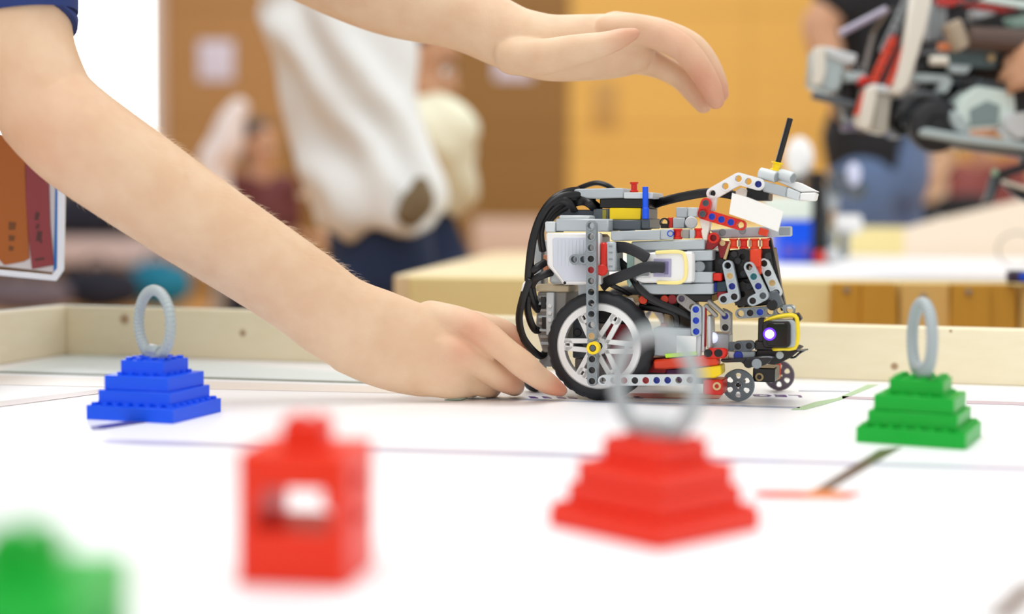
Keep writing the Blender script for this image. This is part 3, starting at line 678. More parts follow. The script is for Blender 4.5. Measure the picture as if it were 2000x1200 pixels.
# long grey beam with hanging end
lb = rpoly('long_beam', [(1386, 449), (1486, 443), (1545, 442), (1545, 462), (1486, 464), (1400, 466)], 16, 26, LG, .0008)
for x, y in ((1411, 454), (1450, 451)):
    t = NB(); c = R(x, y, 15.6); cyl(t, (c.x, .0155, c.z), (c.x, .0175, c.z), .0026); obj('beam_hole', t, MG, lb, RF)
rbox('beam_end', 1522, 445, 1543, 459, 15.2, 17, MG, .0003)
# red bent arm with pins, white bent arm, paper flag
beam((1378, 397), (1372, 418), 2, 2, RD, {0: DG, 1: DG}); beam((1372, 418), (1446, 440), 5, 2, RD, {1: BL, 2: BL, 3: BL}, label='red beam with blue pins')
W1 = [(1391, 378), (1442, 349), (1481, 360)]
beam(W1[0], W1[1], 3, 10, WH, hw=.0044); beam(W1[1], W1[2], 3, 10.1, WH, {2: NAVYP}, hw=.0044)
rpoly('white_leg', [(1381, 380), (1400, 384), (1396, 412), (1384, 412)], 11, 17, WH, .0006)
rpoly('white_connector', [(1437, 372), (1447, 366), (1458, 370), (1456, 386), (1436, 384)], 16, 26, CW, .0008)
rbox('black_box', 1457, 366, 1502, 392, 22, 46, BK, .0008)
rpoly('paper_flag', [(1430, 377), (1462, 386), (1530, 413), (1520, 453), (1470, 434), (1424, 418)], .6, 1.0, mat('white_paper', (246, 244, 238), .7), 0)
rpoly('red_clip', [(1484, 444), (1501, 450), (1497, 462), (1480, 458)], 10, 15, OR, .0004)
rpoly('pale_strut', [(1366, 425), (1388, 432), (1381, 470), (1372, 470)], 6, 14, CW, .0006)
# hinge wedge with antenna
rpoly('hinge_wedge', [(1493, 354), (1538, 366), (1535, 386), (1489, 374)], 14, 40, LG, .0008); rpoly('hinge_wedge', [(1538, 366), (1563, 376), (1559, 392), (1535, 386)], 13, 40, PG, .0008); rpoly('hinge_wedge', [(1563, 377), (1594, 376), (1590, 392), (1559.5, 392)], 15, 40, WH, .0008)
rpoly('hinge_cover', [(1512, 352), (1560, 356), (1596, 374), (1563, 375)], 18, 42, WH, .0005)
for (x0, y0), (x1, y1) in (((1484, 338), (1517, 346)), ((1522, 340), (1549, 348))):
    rp('angle_connector', lambda t: lathe(t, R(x0, y0, 20), R(x1, y1, 16) - R(x0, y0, 20), [(0, .0034), (.0006, .0042), ((R(x1, y1, 16) - R(x0, y0, 20)).length - .0006, .0042), ((R(x1, y1, 16) - R(x0, y0, 20)).length, .0036)], 18), PG)
rcyl('connector_face', (1516, 346, 15.5), (1519, 346.5, 15), .0034, MG); rcyl('connector_face', (1548, 348, 15.5), (1550, 348.4, 15), .0034, MG)
rcyl('antenna', (1515, 332, 20), (1543.5, 231, 20), .0021, BK, n=8)
rp('antenna_bush', lambda t: spool(t, R(1515, 334, 20), R(1519, 317, 20), .0043), YL)
# --- dark mechanism in the middle
rpoly('maroon_link', [(1377, 487), (1384, 455), (1400, 457), (1407, 468), (1402, 478), (1390, 488)], 8, 14, DR, .0004)
rp('red_eyelet', lambda t: liftarm(t, R(1393, 465, 4), R(1393, 465, 4), 1, (0, 1, 0), .0025, .0040), RD)
rpoly('maroon_bracket', [(1400, 470), (1424, 472), (1416, 505), (1406, 505)], 14, 30, DR, .0004); rcyl('tan_pin', (1411, 475, 12), (1411, 475, 16), .0022, TN)
rpoly('tan_edge', [(1424, 472), (1428, 472), (1418, 508), (1412, 506)], 13, 16, TN, .0002)
for x in (1433, 1453, 1474, 1495): rspool('red_bush_post', (x, 486, 14), (x, 466, 14), .0033, OR if x != 1453 else RD)
for x in (1443, 1464, 1484): rbox('pale_gap', x - 2, 468, x + 2, 482, 16, 20, CW, .0002)
rbox('orange_block', 1464, 487, 1486, 522, 8, 30, OR, .0008); rbox('orange_foot', 1473, 520, 1487, 536, 10, 26, OR, .0006)
rpoly('gear_case', [(1392, 492), (1462, 486), (1462, 545), (1392, 552)], 20, 80, BK, .0012); rpoly('gear_case', [(1486, 485), (1504, 485), (1515, 560), (1488, 560)], 18, 60, BK, .0008)
rpoly('gear_case', [(1436, 545), (1496, 530), (1520, 595), (1440, 602)], 24, 70, BK, .001)
rp('gear', lambda t: lathe(t, R(1450, 502, 14), (0, 1, 0), [(0, .0022), (0, .006), (.005, .006), (.005, .0022)], 24, lambda k, i: .0012 if k in (1, 2) and i % 3 == 0 else 0, cap=False), BK)
rp('gear', lambda t: lathe(t, R(1450, 575, 16), (0, 1, 0), [(0, .0022), (0, .0085), (.004, .0085), (.004, .0022)], 36, lambda k, i: .0012 if k in (1, 2) and i % 3 == 0 else 0, cap=False), BK)
for x, y in ((1434, 497), (1441, 510), (1427, 520), (1458, 516), (1452, 535), (1463, 560), (1500, 500), (1408, 512), (1412, 530)): rcyl('black_peg', (x, y, 12), (x, y, 24), .0026, BKR)
rpoly('slanted_beam', [(1497, 466), (1505, 464), (1536, 606), (1525, 608)], 22, 30, BK, .0006)
beam((1421, 519), (1434, 580), 4, 4, LG, {1: TN, 2: NAVYP, 3: BK}); beam((1434, 580), (1413, 585), 2, 3.9, LG, {1: BK})
beam((1463, 522), (1490, 578), 4, 3, LG, {1: mat('teal_plastic', (20, 110, 120), .35), 2: NAVYP, 3: DG}); beam((1490, 578), (1470, 588), 2, 2.9, LG, {1: BK})
beam((1492, 515), (1516, 572), 4, 12, PG, {1: BK, 2: TN})
rbox('red_stub', 1391, 534, 1410, 549, 6, 20, RD, .0008); rpoly('navy_block', [(1393, 551), (1420, 549), (1420, 570), (1393, 572)], 10, 30, mat('slate_teal_plastic', (38, 66, 76), .4), .0006); rbox('blue_side', 1393.2, 552, 1400, 570, 9, 12, NAVYP, .0002)
rbox('red_stub', 1400, 570, 1420, 582, 10, 26, DR, .0006)
rpoly('dark_elbow', [(1498, 572), (1518, 566), (1530, 598), (1508, 608), (1500, 600)], 10, 26, DG, .0012); rcyl('elbow_hole', (1508, 596, 9), (1508, 596, 12), .004, BK)
# --- lower frame
beam((1331, 584), (1352, 600), 2, 8, RIB, {0: mat('mauve_plastic', (90, 80, 100), .4)}); beam((1359, 605), (1359.5, 648), 3, 6, LG, {0: BL, 1: BL, 2: BL})
rbox('frame_post', 1370, 598, 1378, 688, 9, 14, PG, .0006); rbox('dark_red_rod', 1375, 598, 1379.5, 678, 8, 12, DR, .0004); rbox('frame_post_low', 1352, 655, 1369, 700, 8, 14, PG, .0006)
rpoly('white_shell', [(1381, 616), (1388, 618), (1389, 680), (1381, 682)], 10, 30, PG, .0006); rp('clear_lamp', lambda t: ball(t, R(1394, 660, 20), (.0032, .0032, .0042), 2), mat('clear_lamp_plastic', (235, 240, 250), .15, emit=(225, 232, 255), es=.5)); rbox('pale_housing', 1388, 652, 1425, 692, 22, 40, PG, .001)
for (a, b) in (((1380, 598), (1398, 616)), ((1386, 590), (1414, 614))): rp('angled_strut', lambda t: tube(t, [(*R(*a, 10), .0018, .003), (*R(*b, 10), .0018, .003)], n=6, k=1), RIB)
beam((1416, 618), (1416.5, 640), 2, 9, RIB, {0: NAVYP, 1: BK}); rpoly('angled_beam', [(1410, 602), (1420, 606), (1429, 612), (1429, 655), (1423, 655), (1422, 618)], 12, 17, RIB, .0005)
beam((1446, 613), (1542, 606), 6, 12, MG, {1: BK, 2: BL}); rbox('tail_ring', 1536, 598, 1552, 604, 12, 18, PG, .0006)
rbox('lower_dark_frame', 1262, 590, 1322, 602, 30, 70, BK, .0006); rbox('lower_dark_frame', 1324, 592, 1350, 640, 34, 70, mat('brown_grey_plastic', (112, 92, 74), .5), .0006)
rcyl('red_axle_end', (1256, 586, 8), (1256, 586, 30), .0032, OR); rcyl('red_axle_end', (1298, 585, 8), (1298, 585, 30), .0030, OR); rbox('dark_hub_plate', 1248, 577, 1318, 594, 12, 30, BK, .0006); rcyl('dark_red_hub', (1313, 585, 9), (1313, 585, 26), .0036, DR)
rpoly('tan_strut', [(1212, 577), (1246, 577), (1252, 590), (1240, 592), (1236, 582), (1212, 580)], 16, 22, TN, .0004)
rbox('tan_frame', 1296, 610, 1309, 640, 26, 40, TN, .0006); rbox('red_peg', 1290, 632, 1302, 641, 20, 26, RD, .0004)
# clear box with white card, lime strip
rbox('clear_box', 1276, 642, 1351, 696, 8, 60, mat('frosted_plastic', (196, 206, 214), .25, trans=.35), .001)
rbox('white_card', 1321, 657, 1360, 690, 6, 7, WH, .0002); rpoly('lime_strip', [(1298, 692), (1358, 687), (1362, 694), (1300, 700)], 5, 30, mat('lime_plastic', (190, 240, 60), .4), .0004)
rpoly('orange_bumper', [(1276, 704), (1400, 694), (1404, 714), (1300, 722), (1276, 722)], 4, 16, OR, .0012)
rpoly('red_link', [(1374, 690), (1382, 681), (1416, 681), (1421, 688), (1416, 701), (1376, 702)], 2, 10, RD, .0012)
for x in (1383, 1403): rcyl('black_pin', (x, 690, .8), (x, 690, 4), .0030, BK)
rpoly('yellow_block', [(1350, 722), (1408, 714), (1409, 732), (1396, 739), (1360, 739)], 4, 24, YL, .0008)
rbox('red_block', 1373, 743, 1411, 771, 6, 30, RD, .0008); rp('tan_ring', lambda t: lathe(t, R(1400, 755, 4.6), (0, 1, 0), [(0, .0016), (0, .003), (.002, .003), (.002, .0016)], 14, cap=False), TN)
rbox('dark_chassis', 1255, 728, 1375, 746, 26, 90, BKR, .001); rbox('red_underbody', 1262, 700, 1300, 728, 14, 40, DR, .001); rbox('violet_underbody', 1300, 722, 1352, 744, 20, 60, mat('plum_plastic', (96, 44, 96), .4), .001)
# small wheels
def small_wheel(px, py_ground, m, name='front_wheel'):
    g = RI @ G(px, py_ground); r = .0120; c = Vector((g.x, g.y, r + .0002))
    t = NB(); e1 = Vector((1, 0, 0)); e2 = Vector((0, 0, 1)); th = .0034
    # disc with six round holes and a cross hole: grid of radial cells cut out by filling the rest
    lathe(t, c, (0, 1, 0), [(0, .0104), (0, r - .0004), (.0006, r), (th - .0006, r), (th, r - .0004), (th, .0104)], 48, cap=False)
    N = 72; ins = [.0030, .0104]
    cells_r = [.0030 + i * (.0074 / 12) for i in range(13)]
    def hole(rr, a):
        p = Vector((rr * math.cos(a), rr * math.sin(a)))
        return any((p - Vector((.0071 * math.cos(k * math.pi / 3 + math.pi / 2), .0071 * math.sin(k * math.pi / 3 + math.pi / 2)))).length < .00212 for k in range(6))
    V = {}
    def vv(i, j, s):
        k = (i, j % N, s)
        if k not in V:
            rr, a = cells_r[i], 2 * math.pi * j / N; V[k] = t.verts.new(c + e1 * rr * math.cos(a) + e2 * rr * math.sin(a) + Vector((0, .0005 + s * (th - .001), 0)))
        return V[k]
    keep = {}
    for i in range(12):
        for j in range(N): keep[i, j] = not hole((cells_r[i] + cells_r[i + 1]) / 2, 2 * math.pi * (j + .5) / N)
    for (i, j), k in keep.items():
        if not k: continue
        for s in (0, 1): face(t, [vv(i, j, s), vv(i + 1, j, s), vv(i + 1, j + 1, s), vv(i, j + 1, s)][::1 if s else -1])
        if i and not keep[i - 1, j] or i == 0: face(t, [vv(i, j, 0), vv(i, j + 1, 0), vv(i, j + 1, 1), vv(i, j, 1)])
        if i < 11 and not keep[i + 1, j]: face(t, [vv(i + 1, j, 0), vv(i + 1, j + 1, 0), vv(i + 1, j + 1, 1), vv(i + 1, j, 1)])
        if not keep[i, (j + 1) % N]: face(t, [vv(i, j + 1, 0), vv(i + 1, j + 1, 0), vv(i + 1, j + 1, 1), vv(i, j + 1, 1)])
        if not keep[i, (j - 1) % N]: face(t, [vv(i, j, 0), vv(i + 1, j, 0), vv(i + 1, j, 1), vv(i, j, 1)])
    # hub ring round the cross hole
    lathe(t, c, (0, 1, 0), [(-.0004, .0027), (-.0004, .0034), (th, .0034), (th, .0027)], 24, lambda k, i: -.0010 if k in (0, 3) and (i + 1) % 6 < 3 and False else 0, cap=False)
    bmesh.ops.recalc_face_normals(t, faces=t.faces[:]); o = obj(name, t, m, rob, RF, 30)
    t = NB()
    for sx_, sz_ in ((1, 1), (1, -1), (-1, 1), (-1, -1)): box(t, (c.x + sx_ * .0017 - .0009, c.y + .0002, c.z + sz_ * .0017 - .0009), (c.x + sx_ * .0017 + .0009, c.y + .003, c.z + sz_ * .0017 + .0009), 0)
    obj('cross_hub', t, m, o, RF); return c
c1 = small_wheel(1441, 785, mat('steel_grey_plastic', (128, 142, 150), .35)); c2 = small_wheel(1521, 764, mat('purple_grey_plastic', (108, 98, 110), .4))
w1, w2 = c1.y * 1000, c2.y * 1000
rp('wheel_axle', lambda t: cyl(t, (c1.x, c1.y + .003, c1.z), (c1.x, c1.y + .03, c1.z), .0018), BK); rp('wheel_axle', lambda t: cyl(t, (c2.x, c2.y - .02, c2.z), (c2.x, c2.y + .001, c2.z), .0018), TN)
rbox('tan_axle_ring', 1436, 749, 1446, 757, w1 + 4, w1 + 8, TN, .0004)
rbox('black_carrier', 1470, 720, 1514, 746, w1 + 10, w1 + 40, BK, .0008); rp('tan_ring', lambda t: lathe(t, R(1483, 737, w1 + 9), (0, 1, 0), [(0, .0018), (0, .0031), (.002, .0031), (.002, .0018)], 14, cap=False), TN)
rbox('red_mount', 1514, 710, 1524, 741, w2 - 8, w2 - 2, OR, .0006); rbox('blue_mount', 1500, 728, 1508, 744, w2 - 14, w2 - 6, NAVYP, .0006); rbox('dark_mount', 1506, 706, 1514, 746, w2 - 12, w2 - 3, BK, .0004)
# black skid plate with curled tip
rpoly('black_skid', [(1406, 702), (1500, 696), (1512, 698), (1498, 712), (1478, 719), (1456, 716), (1448, 708), (1410, 709)], 4, 46, mat('glossy_black_skid', (22, 23, 26), .18), .0008)
rpoly('skid_plate', [(1478, 683), (1548, 682), (1560, 686), (1546, 698), (1520, 712), (1498, 712), (1474, 696)], 16, 60, BK, .0008)
rp('skid_tip', lambda t: tube(t, [(*R(1540, 684, 20), .0012, .004), (*R(1562, 685, 20), .0009, .004), (*R(1577, 683, 20), .0006, .003)], n=8), BK)
rp('skid_curl', lambda t: tube(t, [(*R(x, y, 20), .0008, .0025) for x, y in ((1572, 684), (1562, 690), (1554, 697), (1548, 699), (1541, 697), (1544, 690))], n=8), BK)
rcyl('skid_stud', (1523, 694, 14), (1523, 694, 17), .0028, LG); rcyl('skid_stud', (1462, 710, 2.5), (1462, 710, 5), .0036, BK); rcyl('skid_stud', (1478, 711, 2.5), (1478, 711, 5), .0036, MG)
beam((1441, 677), (1463, 676), 2, 8, DG, {0: BK, 1: BK}); rbox('black_arm', 1474, 667, 1516, 684, 12, 24, BK, .0006); rbox('sensor_bracket', 1423, 669, 1434, 685, 10, 16, DG, .0004)
rbox('grey_link', 1444, 687, 1474, 701, 9, 18, MG, .0006); rcyl('blue_pin', (1442, 695, 8), (1442, 695, 14), .0034, NAVYP); rbox('cream_link', 1422, 687, 1437, 700, 11, 20, CW, .0006)
# front light sensor with the glowing lamp
S1 = rpoly('front_sensor', rrect(1489, 627, 1544, 680, 9), 6, 9, BK, .0006)
rpoly('sensor_face', rrect(1497, 632, 1538, 676, 7), 5.4, 6.4, mat('glossy_black', (10, 10, 12), .12), .0003, S1)
rpoly('sensor_side', rrect(1500, 625, 1555, 680, 8), 9, 22, LG, .0008, S1)
band([(1496, 628), (1508, 622), (1530, 617), (1548, 616), (1556, 622), (1558, 640), (1558, 662), (1552, 680), (1530, 681), (1512, 682)], 11, mat('yellow_rubber', (248, 218, 40), .45), .0016, 'rubber_band', S1, .0022)
rbox('sensor_post', 1480, 622, 1492, 668, 10, 22, BK, .0005, S1); rpoly('sensor_plug', [(1544, 614), (1558, 612), (1566, 624), (1556, 634)], 12, 24, BK, .0006, S1)
rp('lamp', lambda t: ball(t, R(1503, 653, 5), (.0031, .0022, .0030), 3), mat('violet_lamp', (240, 235, 255), .3, emit=(225, 212, 255), es=5), S1)
rp('lamp_halo', lambda t: lathe(t, R(1503, 653, 5.2), (0, 1, 0), [(0, .0028), (0, .0046), (.0006, .0046), (.0006, .0028)], 20, cap=False), mat('violet_halo', (60, 30, 160), .2, emit=(96, 40, 255), es=1.2), S1)  # glowing ring stands in for the violet halo round the lamp
# ------------------------------------------------------------------ people
def skin_mat(name, c1, c2, red):
    m = mat(name, c1, .48, spec=.35, sss=.12); nt = m.node_tree; b = nt.nodes['Principled BSDF']; L = nt.links
    tc = nt.nodes.new('ShaderNodeTexCoord'); n = nt.nodes.new('ShaderNodeTexNoise'); n.inputs['Scale'].default_value = 38; n.inputs['Detail'].default_value = 6; L.new(tc.outputs['Object'], n.inputs['Vector'])
    mx = nt.nodes.new('ShaderNodeMix'); mx.data_type = 'RGBA'; mx.inputs['A'].default_value = lin(c1); mx.inputs['B'].default_value = lin(c2)
    mr = nt.nodes.new('ShaderNodeMapRange'); mr.inputs['From Min'].default_value = .35; mr.inputs['From Max'].default_value = .65; L.new(n.outputs['Fac'], mr.inputs['Value']); L.new(mr.outputs['Result'], mx.inputs['Factor'])
    at = nt.nodes.new('ShaderNodeAttribute'); at.attribute_name = 'flush'
    m2 = nt.nodes.new('ShaderNodeMix'); m2.data_type = 'RGBA'; L.new(at.outputs['Fac'], m2.inputs['Factor']); L.new(mx.outputs['Result'], m2.inputs['A']); m2.inputs['B'].default_value = lin(red); L.new(m2.outputs['Result'], b.inputs['Base Color'])
    n2 = nt.nodes.new('ShaderNodeTexNoise'); n2.inputs['Scale'].default_value = 700; n2.inputs['Detail'].default_value = 3; L.new(tc.outputs['Object'], n2.inputs['Vector'])
    bp = nt.nodes.new('ShaderNodeBump'); bp.inputs['Strength'].default_value = .25; bp.inputs['Distance'].default_value = .0006; L.new(n2.outputs['Fac'], bp.inputs['Height']); L.new(bp.outputs['Normal'], b.inputs['Normal']); return m
SK = skin_mat('skin_fair', (228, 197, 164), (221, 184, 150), (208, 124, 96)); SK2 = skin_mat('skin_tanned', (206, 160, 128), (196, 146, 112), (180, 104, 80))
HAIRD = mat('dark_hair', (40, 28, 22), .5); EYE = mat('eye_white', (230, 230, 228), .25); IRIS = mat('iris_brown', (60, 40, 28), .25); LIP = mat('lips', (176, 96, 84), .5)
def chain(bm, pts, ref=(0, 1, 0), k=6, n=32): tube(bm, pts, ref, n, k)
def pc(px, py, d, r, f=1.0):
    """pixel, distance (mm), image radius (px) -> point with radii; f flattens in depth"""
    p = P(px, py, d * .001); rr = r * d * .001 / FPX; return (p.x, p.y, p.z, rr, rr * f)
def head(bm, H, f):
    """skull, jaw, nose and ears of a head centred at H (eye height), facing f"""
    f = Vector(f).normalized(); s = f.cross(Vector((0, 0, 1))).normalized(); up = s.cross(f); Mr = Matrix((s, f, up)).transposed().to_4x4()
    ball(bm, H + up * .035 - f * .012, (.074, .092, .085), 3, Mr); ball(bm, H - up * .05 + f * .018, (.056, .066, .068), 3, Mr); ball(bm, H - up * .095 + f * .05, (.026, .024, .02), 2, Mr)
    tube(bm, [(*(H + f * .078 + up * .005), .009, .009), (*(H + f * .097 - up * .032), .013, .013)], s, 10, 2)
    for q in (-1, 1): ball(bm, H + s * (.076 * q) - f * .012 - up * .012, (.010, .020, .031), 2, Mr)
    return f, s, up, Mr
def head_extras(root, H, f, hairm, long_=0):
    f = Vector(f).normalized(); s = f.cross(Vector((0, 0, 1))).normalized(); up = s.cross(f); Mr = Matrix((s, f, up)).transposed().to_4x4()
    for q in (-1, 1):
        t = NB(); ball(t, H + s * (.031 * q) + f * .0745 - up * .004, .0095, 2); e = obj('eye', t, EYE, root); t = NB(); ball(t, H + s * (.031 * q) + f * .0815 - up * .004, .0045, 2); obj('iris', t, IRIS, e)
        t = NB(); tube(t, [(*(H + s * (q * (.018 + .014 * k)) + f * (.083 - .006 * k) + up * (.018 + .003 * (k == 1))), .003, .003) for k in range(3)], up, 6, 2); obj('eyebrow', t, hairm, root)
    t = NB(); tube(t, [(*(H + s * x + f * (.080 - abs(x) * .4) - up * .062), .006, .004) for x in (-.022, 0, .022)], f, 8, 3); obj('mouth', t, LIP, root)
    t = NB(); ball(t, H + up * .058 - f * .030, (.083, .094, .078), 3, Mr); ball(t, H + up * .0 - f * .050, (.078, .064, .075 + long_), 3, Mr)
    obj('hair', fuse(t, .008, 6, folds=lambda c: .004 * noise.noise(c * 60)), hairm, root)
def hand(bm, Wp, d, nrm, sc=1.0, curl=.5, thumb=1):
    """palm and five bent fingers; d points from wrist to fingers, nrm out of the back of the hand"""
    d = Vector(d).normalized(); nrm = (Vector(nrm) - d * Vector(nrm).dot(d)).normalized(); s = d.cross(nrm)
    W0 = Vector(Wp); tube(bm, [(*(W0 - d * .02), .026 * sc, .020 * sc), (*(W0 + d * .03 * sc), .036 * sc, .016 * sc), (*(W0 + d * .082 * sc), .038 * sc, .014 * sc)], nrm, 12, 3)
    for k, (off, ln) in enumerate(((-.029, .070), (-.010, .080), (.010, .074), (.028, .058))):
        b = W0 + d * .08 * sc + s * (off * sc); pts = [(*b, .0088 * sc, .0088 * sc)]; dd = d.copy(); seg = (.45, .30, .25)
        for j in range(3):
            a = curl * (.9, 1.2, .8)[j]; dd = (dd * math.cos(a) - nrm * math.sin(a)).normalized() if j == 0 else (dd * math.cos(a) + dd.cross(s).normalized() * (math.sin(a) * (1 if dd.cross(s).dot(nrm) < 0 else -1))).normalized()
            b = b + dd * (ln * seg[j] * sc); pts.append((*b, (.0084 - .0008 * j) * sc, (.0084 - .0008 * j) * sc))
        tube(bm, pts, s, 8, 3)
    b = W0 + d * .02 * sc - s * (.028 * thumb * sc); tube(bm, [(*b, .013 * sc, .013 * sc), (*(b + d * .035 * sc - s * (.022 * thumb * sc) - nrm * .01), .0105 * sc, .0105 * sc), (*(b + d * .065 * sc - s * (.022 * thumb * sc) - nrm * .018), .0085 * sc, .0085 * sc)], nrm, 8, 3)
V = Vector
def lerp(a, b, t): return a + (b - a) * t
def person(label, J, shirt, trousers, skin, hairm, face, sleeve=.55, vox=.014, torso_w=.17, torso_d=.115, long_=0, folds=None, legs=True, shoe=BKR, nose=True):
    """J: head (eye height), neck, chest, waist, hip, shl, ell, wrl, shr, elr, wrr, knl, anl, knr, anr in world metres"""
    base = V((J['hip'].x, J['hip'].y, 0)) if legs else V((J['hip'].x, J['hip'].y, 0))
    rt = empty('person', base, label, 'person')
    b = NB(); side = (J['shl'] - J['shr']).normalized(); fwd = V((0, 0, 1)).cross(side) * -1
    if fwd.dot(V(face)) < 0: fwd = -fwd
    def torso(bm, g):
        tube(bm, [(*lerp(J['chest'], J['neck'], .55), torso_w * .62 + g, torso_d * .7 + g), (*J['chest'], torso_w + g, torso_d + g), (*J['waist'], torso_w * .84 + g, torso_d * .92 + g), (*J['hip'], torso_w * .95 + g, torso_d * 1.0 + g)] + ([(*J['hem'], torso_w * J.get('hw', 1.0) + g, torso_d * 1.05 + g)] if g > 0 and 'hem' in J else []), fwd, 18, 4, round_ends=g < 0)
        for a in ('l', 'r'): tube(bm, [(*lerp(J['chest'], J['neck'], .55), .065 + g, .065 + g), (*J['sh' + a], .058 + g, .058 + g)], fwd, 12, 2)
    torso(b, -.006)
    H = J['head']; head(b, H, face); tube(b, [(*J['neck'], .058, .058), (*(H - V((0, 0, .07)) - V(face) * .02), .05, .055)], face, 12, 2)
    for a, th in (('l', -1), ('r', 1)):
        s, e, w = J['sh' + a], J['el' + a], J['wr' + a]
        tube(b, [(*s, .05, .05), (*lerp(s, e, .5), .046, .046), (*e, .038, .038)], face, 12, 3); tube(b, [(*e, .039, .039), (*lerp(e, w, .3), .040, .038), (*w, .027, .024)], face, 12, 3)
        dd = V(J['hd' + a]).normalized() if 'hd' + a in J else (w - e).normalized(); hand(b, w + dd * .015, dd, J.get('hn' + a, -V((0, 0, -1))), 1.0, J.get('curl', .5), th)
        if legs:
            k, n = J['kn' + a], J['an' + a]; hp = J.get('crotch', J['hip'] - V((0, 0, .06))) + side * (torso_w * (.46 if a == 'l' else -.46))
            tube(b, [(*hp, torso_w * .5, .075), (*lerp(hp, k, .5), torso_w * .45, .07), (*k, .052, .054)], face, 12, 3); tube(b, [(*k, .052, .054), (*lerp(k, n, .35), .054, .056), (*n, .034, .036)], face, 12, 3)
    me = fuse(b, vox * .7, 4); obj('body', me, skin, rt, smooth=0).data.polygons.foreach_set('use_smooth', [True] * len(me.polygons))
    head_extras(rt, H, face, hairm, long_)
    b = NB(); torso(b, J.get('g', .014))
    for a in ('l', 'r'):
        s, e = J['sh' + a], J['el' + a]; tube(b, [(*s, .066, .066), (*lerp(s, e, sleeve * .6), .064, .064), (*lerp(s, e, sleeve), .066, .066)], face, 14, 3)
    obj('shirt', fuse(b, vox, 4, folds=folds), shirt, rt, smooth=180)
    if legs:
        b = NB(); tube(b, [(*lerp(J['hip'], J['waist'], .2), torso_w * .90, torso_d * .95), (*J.get('crotch', J['hip'] - V((0, 0, .08))), torso_w * 1.0, torso_d * 1.0)], fwd, 18, 3)
        for a in ('l', 'r'):
            k, n = J['kn' + a], J['an' + a]; hp = J.get('crotch', J['hip'] - V((0, 0, .06))) + side * (torso_w * (.46 if a == 'l' else -.46))
            lr = torso_w * .60; tube(b, [(*hp, lr, .09), (*lerp(hp, k, .5), lr * .88, .086), (*k, .068, .07)], face, 14, 3); tube(b, [(*k, .068, .07), (*lerp(k, n, .4), .066, .07), (*n, .056, .058)], face, 14, 3)
        obj('trousers', fuse(b, vox, 4, folds=lambda c: .004 * noise.noise(c * 14)), trousers, rt, smooth=180)
        for a in ('l', 'r'):
            n = J['an' + a]; t = NB(); fx = V((face[0], face[1], 0)).normalized(); z0 = n.z - .085
            tube(t, [(n.x - fx.x * .06, n.y - fx.y * .06, z0 + .045, .040, .045), (n.x + fx.x * .05, n.y + fx.y * .05, z0 + .042, .046, .042), (n.x + fx.x * .16, n.y + fx.y * .16, z0 + .03, .042, .03)], (0, 0, 1), 12, 4); obj('shoe', t, shoe, rt)
    return rt
def stand(d, hip, chest, neck, headp, face, shs, els, wrs, kx=None, spread=.10, side=None, fdir=None):
    pass
SHW = mat('white_cotton', (224, 226, 224), .8, var=.04, vscale=8); CRM = mat('cream_cotton', (242, 242, 216), .8, var=.05, vscale=8); JNS = mat('dark_blue_denim', (18, 38, 72), .8, var=.15, vscale=30); JNL = mat('mid_blue_denim', (94, 116, 154), .8, var=.15, vscale=30)
BLKT = mat('black_cotton', (20, 20, 24), .8); MAR = mat('maroon_cotton', (92, 36, 34), .8); REDT = mat('faded_red_cotton', (140, 72, 68), .8); NVY = mat('navy_cotton', (30, 52, 112), .8)
def fold(c): return .020 * math.sin((c.x * .8 + c.z * .55) * 62 + 3 * noise.noise(c * 5)) * (.4 + .6 * abs(noise.noise(c * 7))) + .010 * noise.noise(c * 9)
# white shirt, leaning over from behind the near table
d = 2.75
hip = P(735, 410, d); ch = P(662, 60, d); nk = P(648, -120, d); hd = P(640, -260, d) ; wa = P(706, 280, d)
J = dict(head=hd, neck=nk, chest=ch, waist=wa, hip=hip, shl=P(716, -80, d + .06), shr=P(580, -60, d - .02), ell=P(785, 100, d + .22), elr=P(590, 130, d + .24), wrl=P(770, 250, d + .24), wrr=P(610, 250, d + .26), hem=P(742, 460, d), hw=.66, crotch=P(752, 545, d), g=.032)
for a, sx_ in (('l', .09), ('r', -.09)): J['kn' + a] = V((hip.x + sx_, d + .02, .48)); J['an' + a] = V((hip.x + sx_, d - .02, .085))
J['hnl'] = V((0, 0, 1)); J['hnr'] = V((0, 0, 1))
person('person in a loose white shirt and dark blue jeans standing with back to viewer', J, SHW, JNS, SK, HAIRD, (.25, .95, -.1), sleeve=.5, torso_w=.104, torso_d=.115, folds=fold)
# cream shirt, head showing under the upper forearm
d = 3.35; hip = P(800, 440, d); ch = P(828, 290, d)
J = dict(head=P(822, 122, d), neck=P(826, 212, d), chest=ch, waist=P(822, 370, d), hip=hip, shl=P(775, 250, d + .12), shr=P(868, 262, d - .1), ell=P(765, 400, d + .2), elr=P(884, 385, d - .02), wrl=P(790, 430, d + .3), wrr=P(845, 425, d + .22), hem=P(830, 462, d), hw=.92, crotch=P(844, 540, d), g=.024, hdr=(-1, .4, .1), hdl=(1, .5, .1))
for a, sx_ in (('l', -.08), ('r', .08)): J['kn' + a] = V((hip.x + sx_, d + .02, .45)); J['an' + a] = V((hip.x + sx_, d + .04, .085))
person('person in a cream shirt with short dark hair behind the white shirted person', J, CRM, JNS, SK2, HAIRD, (.92, -.25, -.3), sleeve=.85, torso_w=.108, torso_d=.10, folds=lambda c: .5 * fold(c))
t = NB(); q = P(822, 390, 2.60); tube(t, [(q.x - .022, q.y, q.z - .030, .026, .02), (q.x - .004, q.y, q.z, .030, .02), (q.x, q.y, q.z + .028, .016, .014)], n=14); tag(obj('blob', t, mat('dull_brown', (112, 94, 66), .8), smooth=180), 'small brown pouch against the cream shirt above the dark jeans', 'blob')  # rounded brown shape in front of the cream shirt
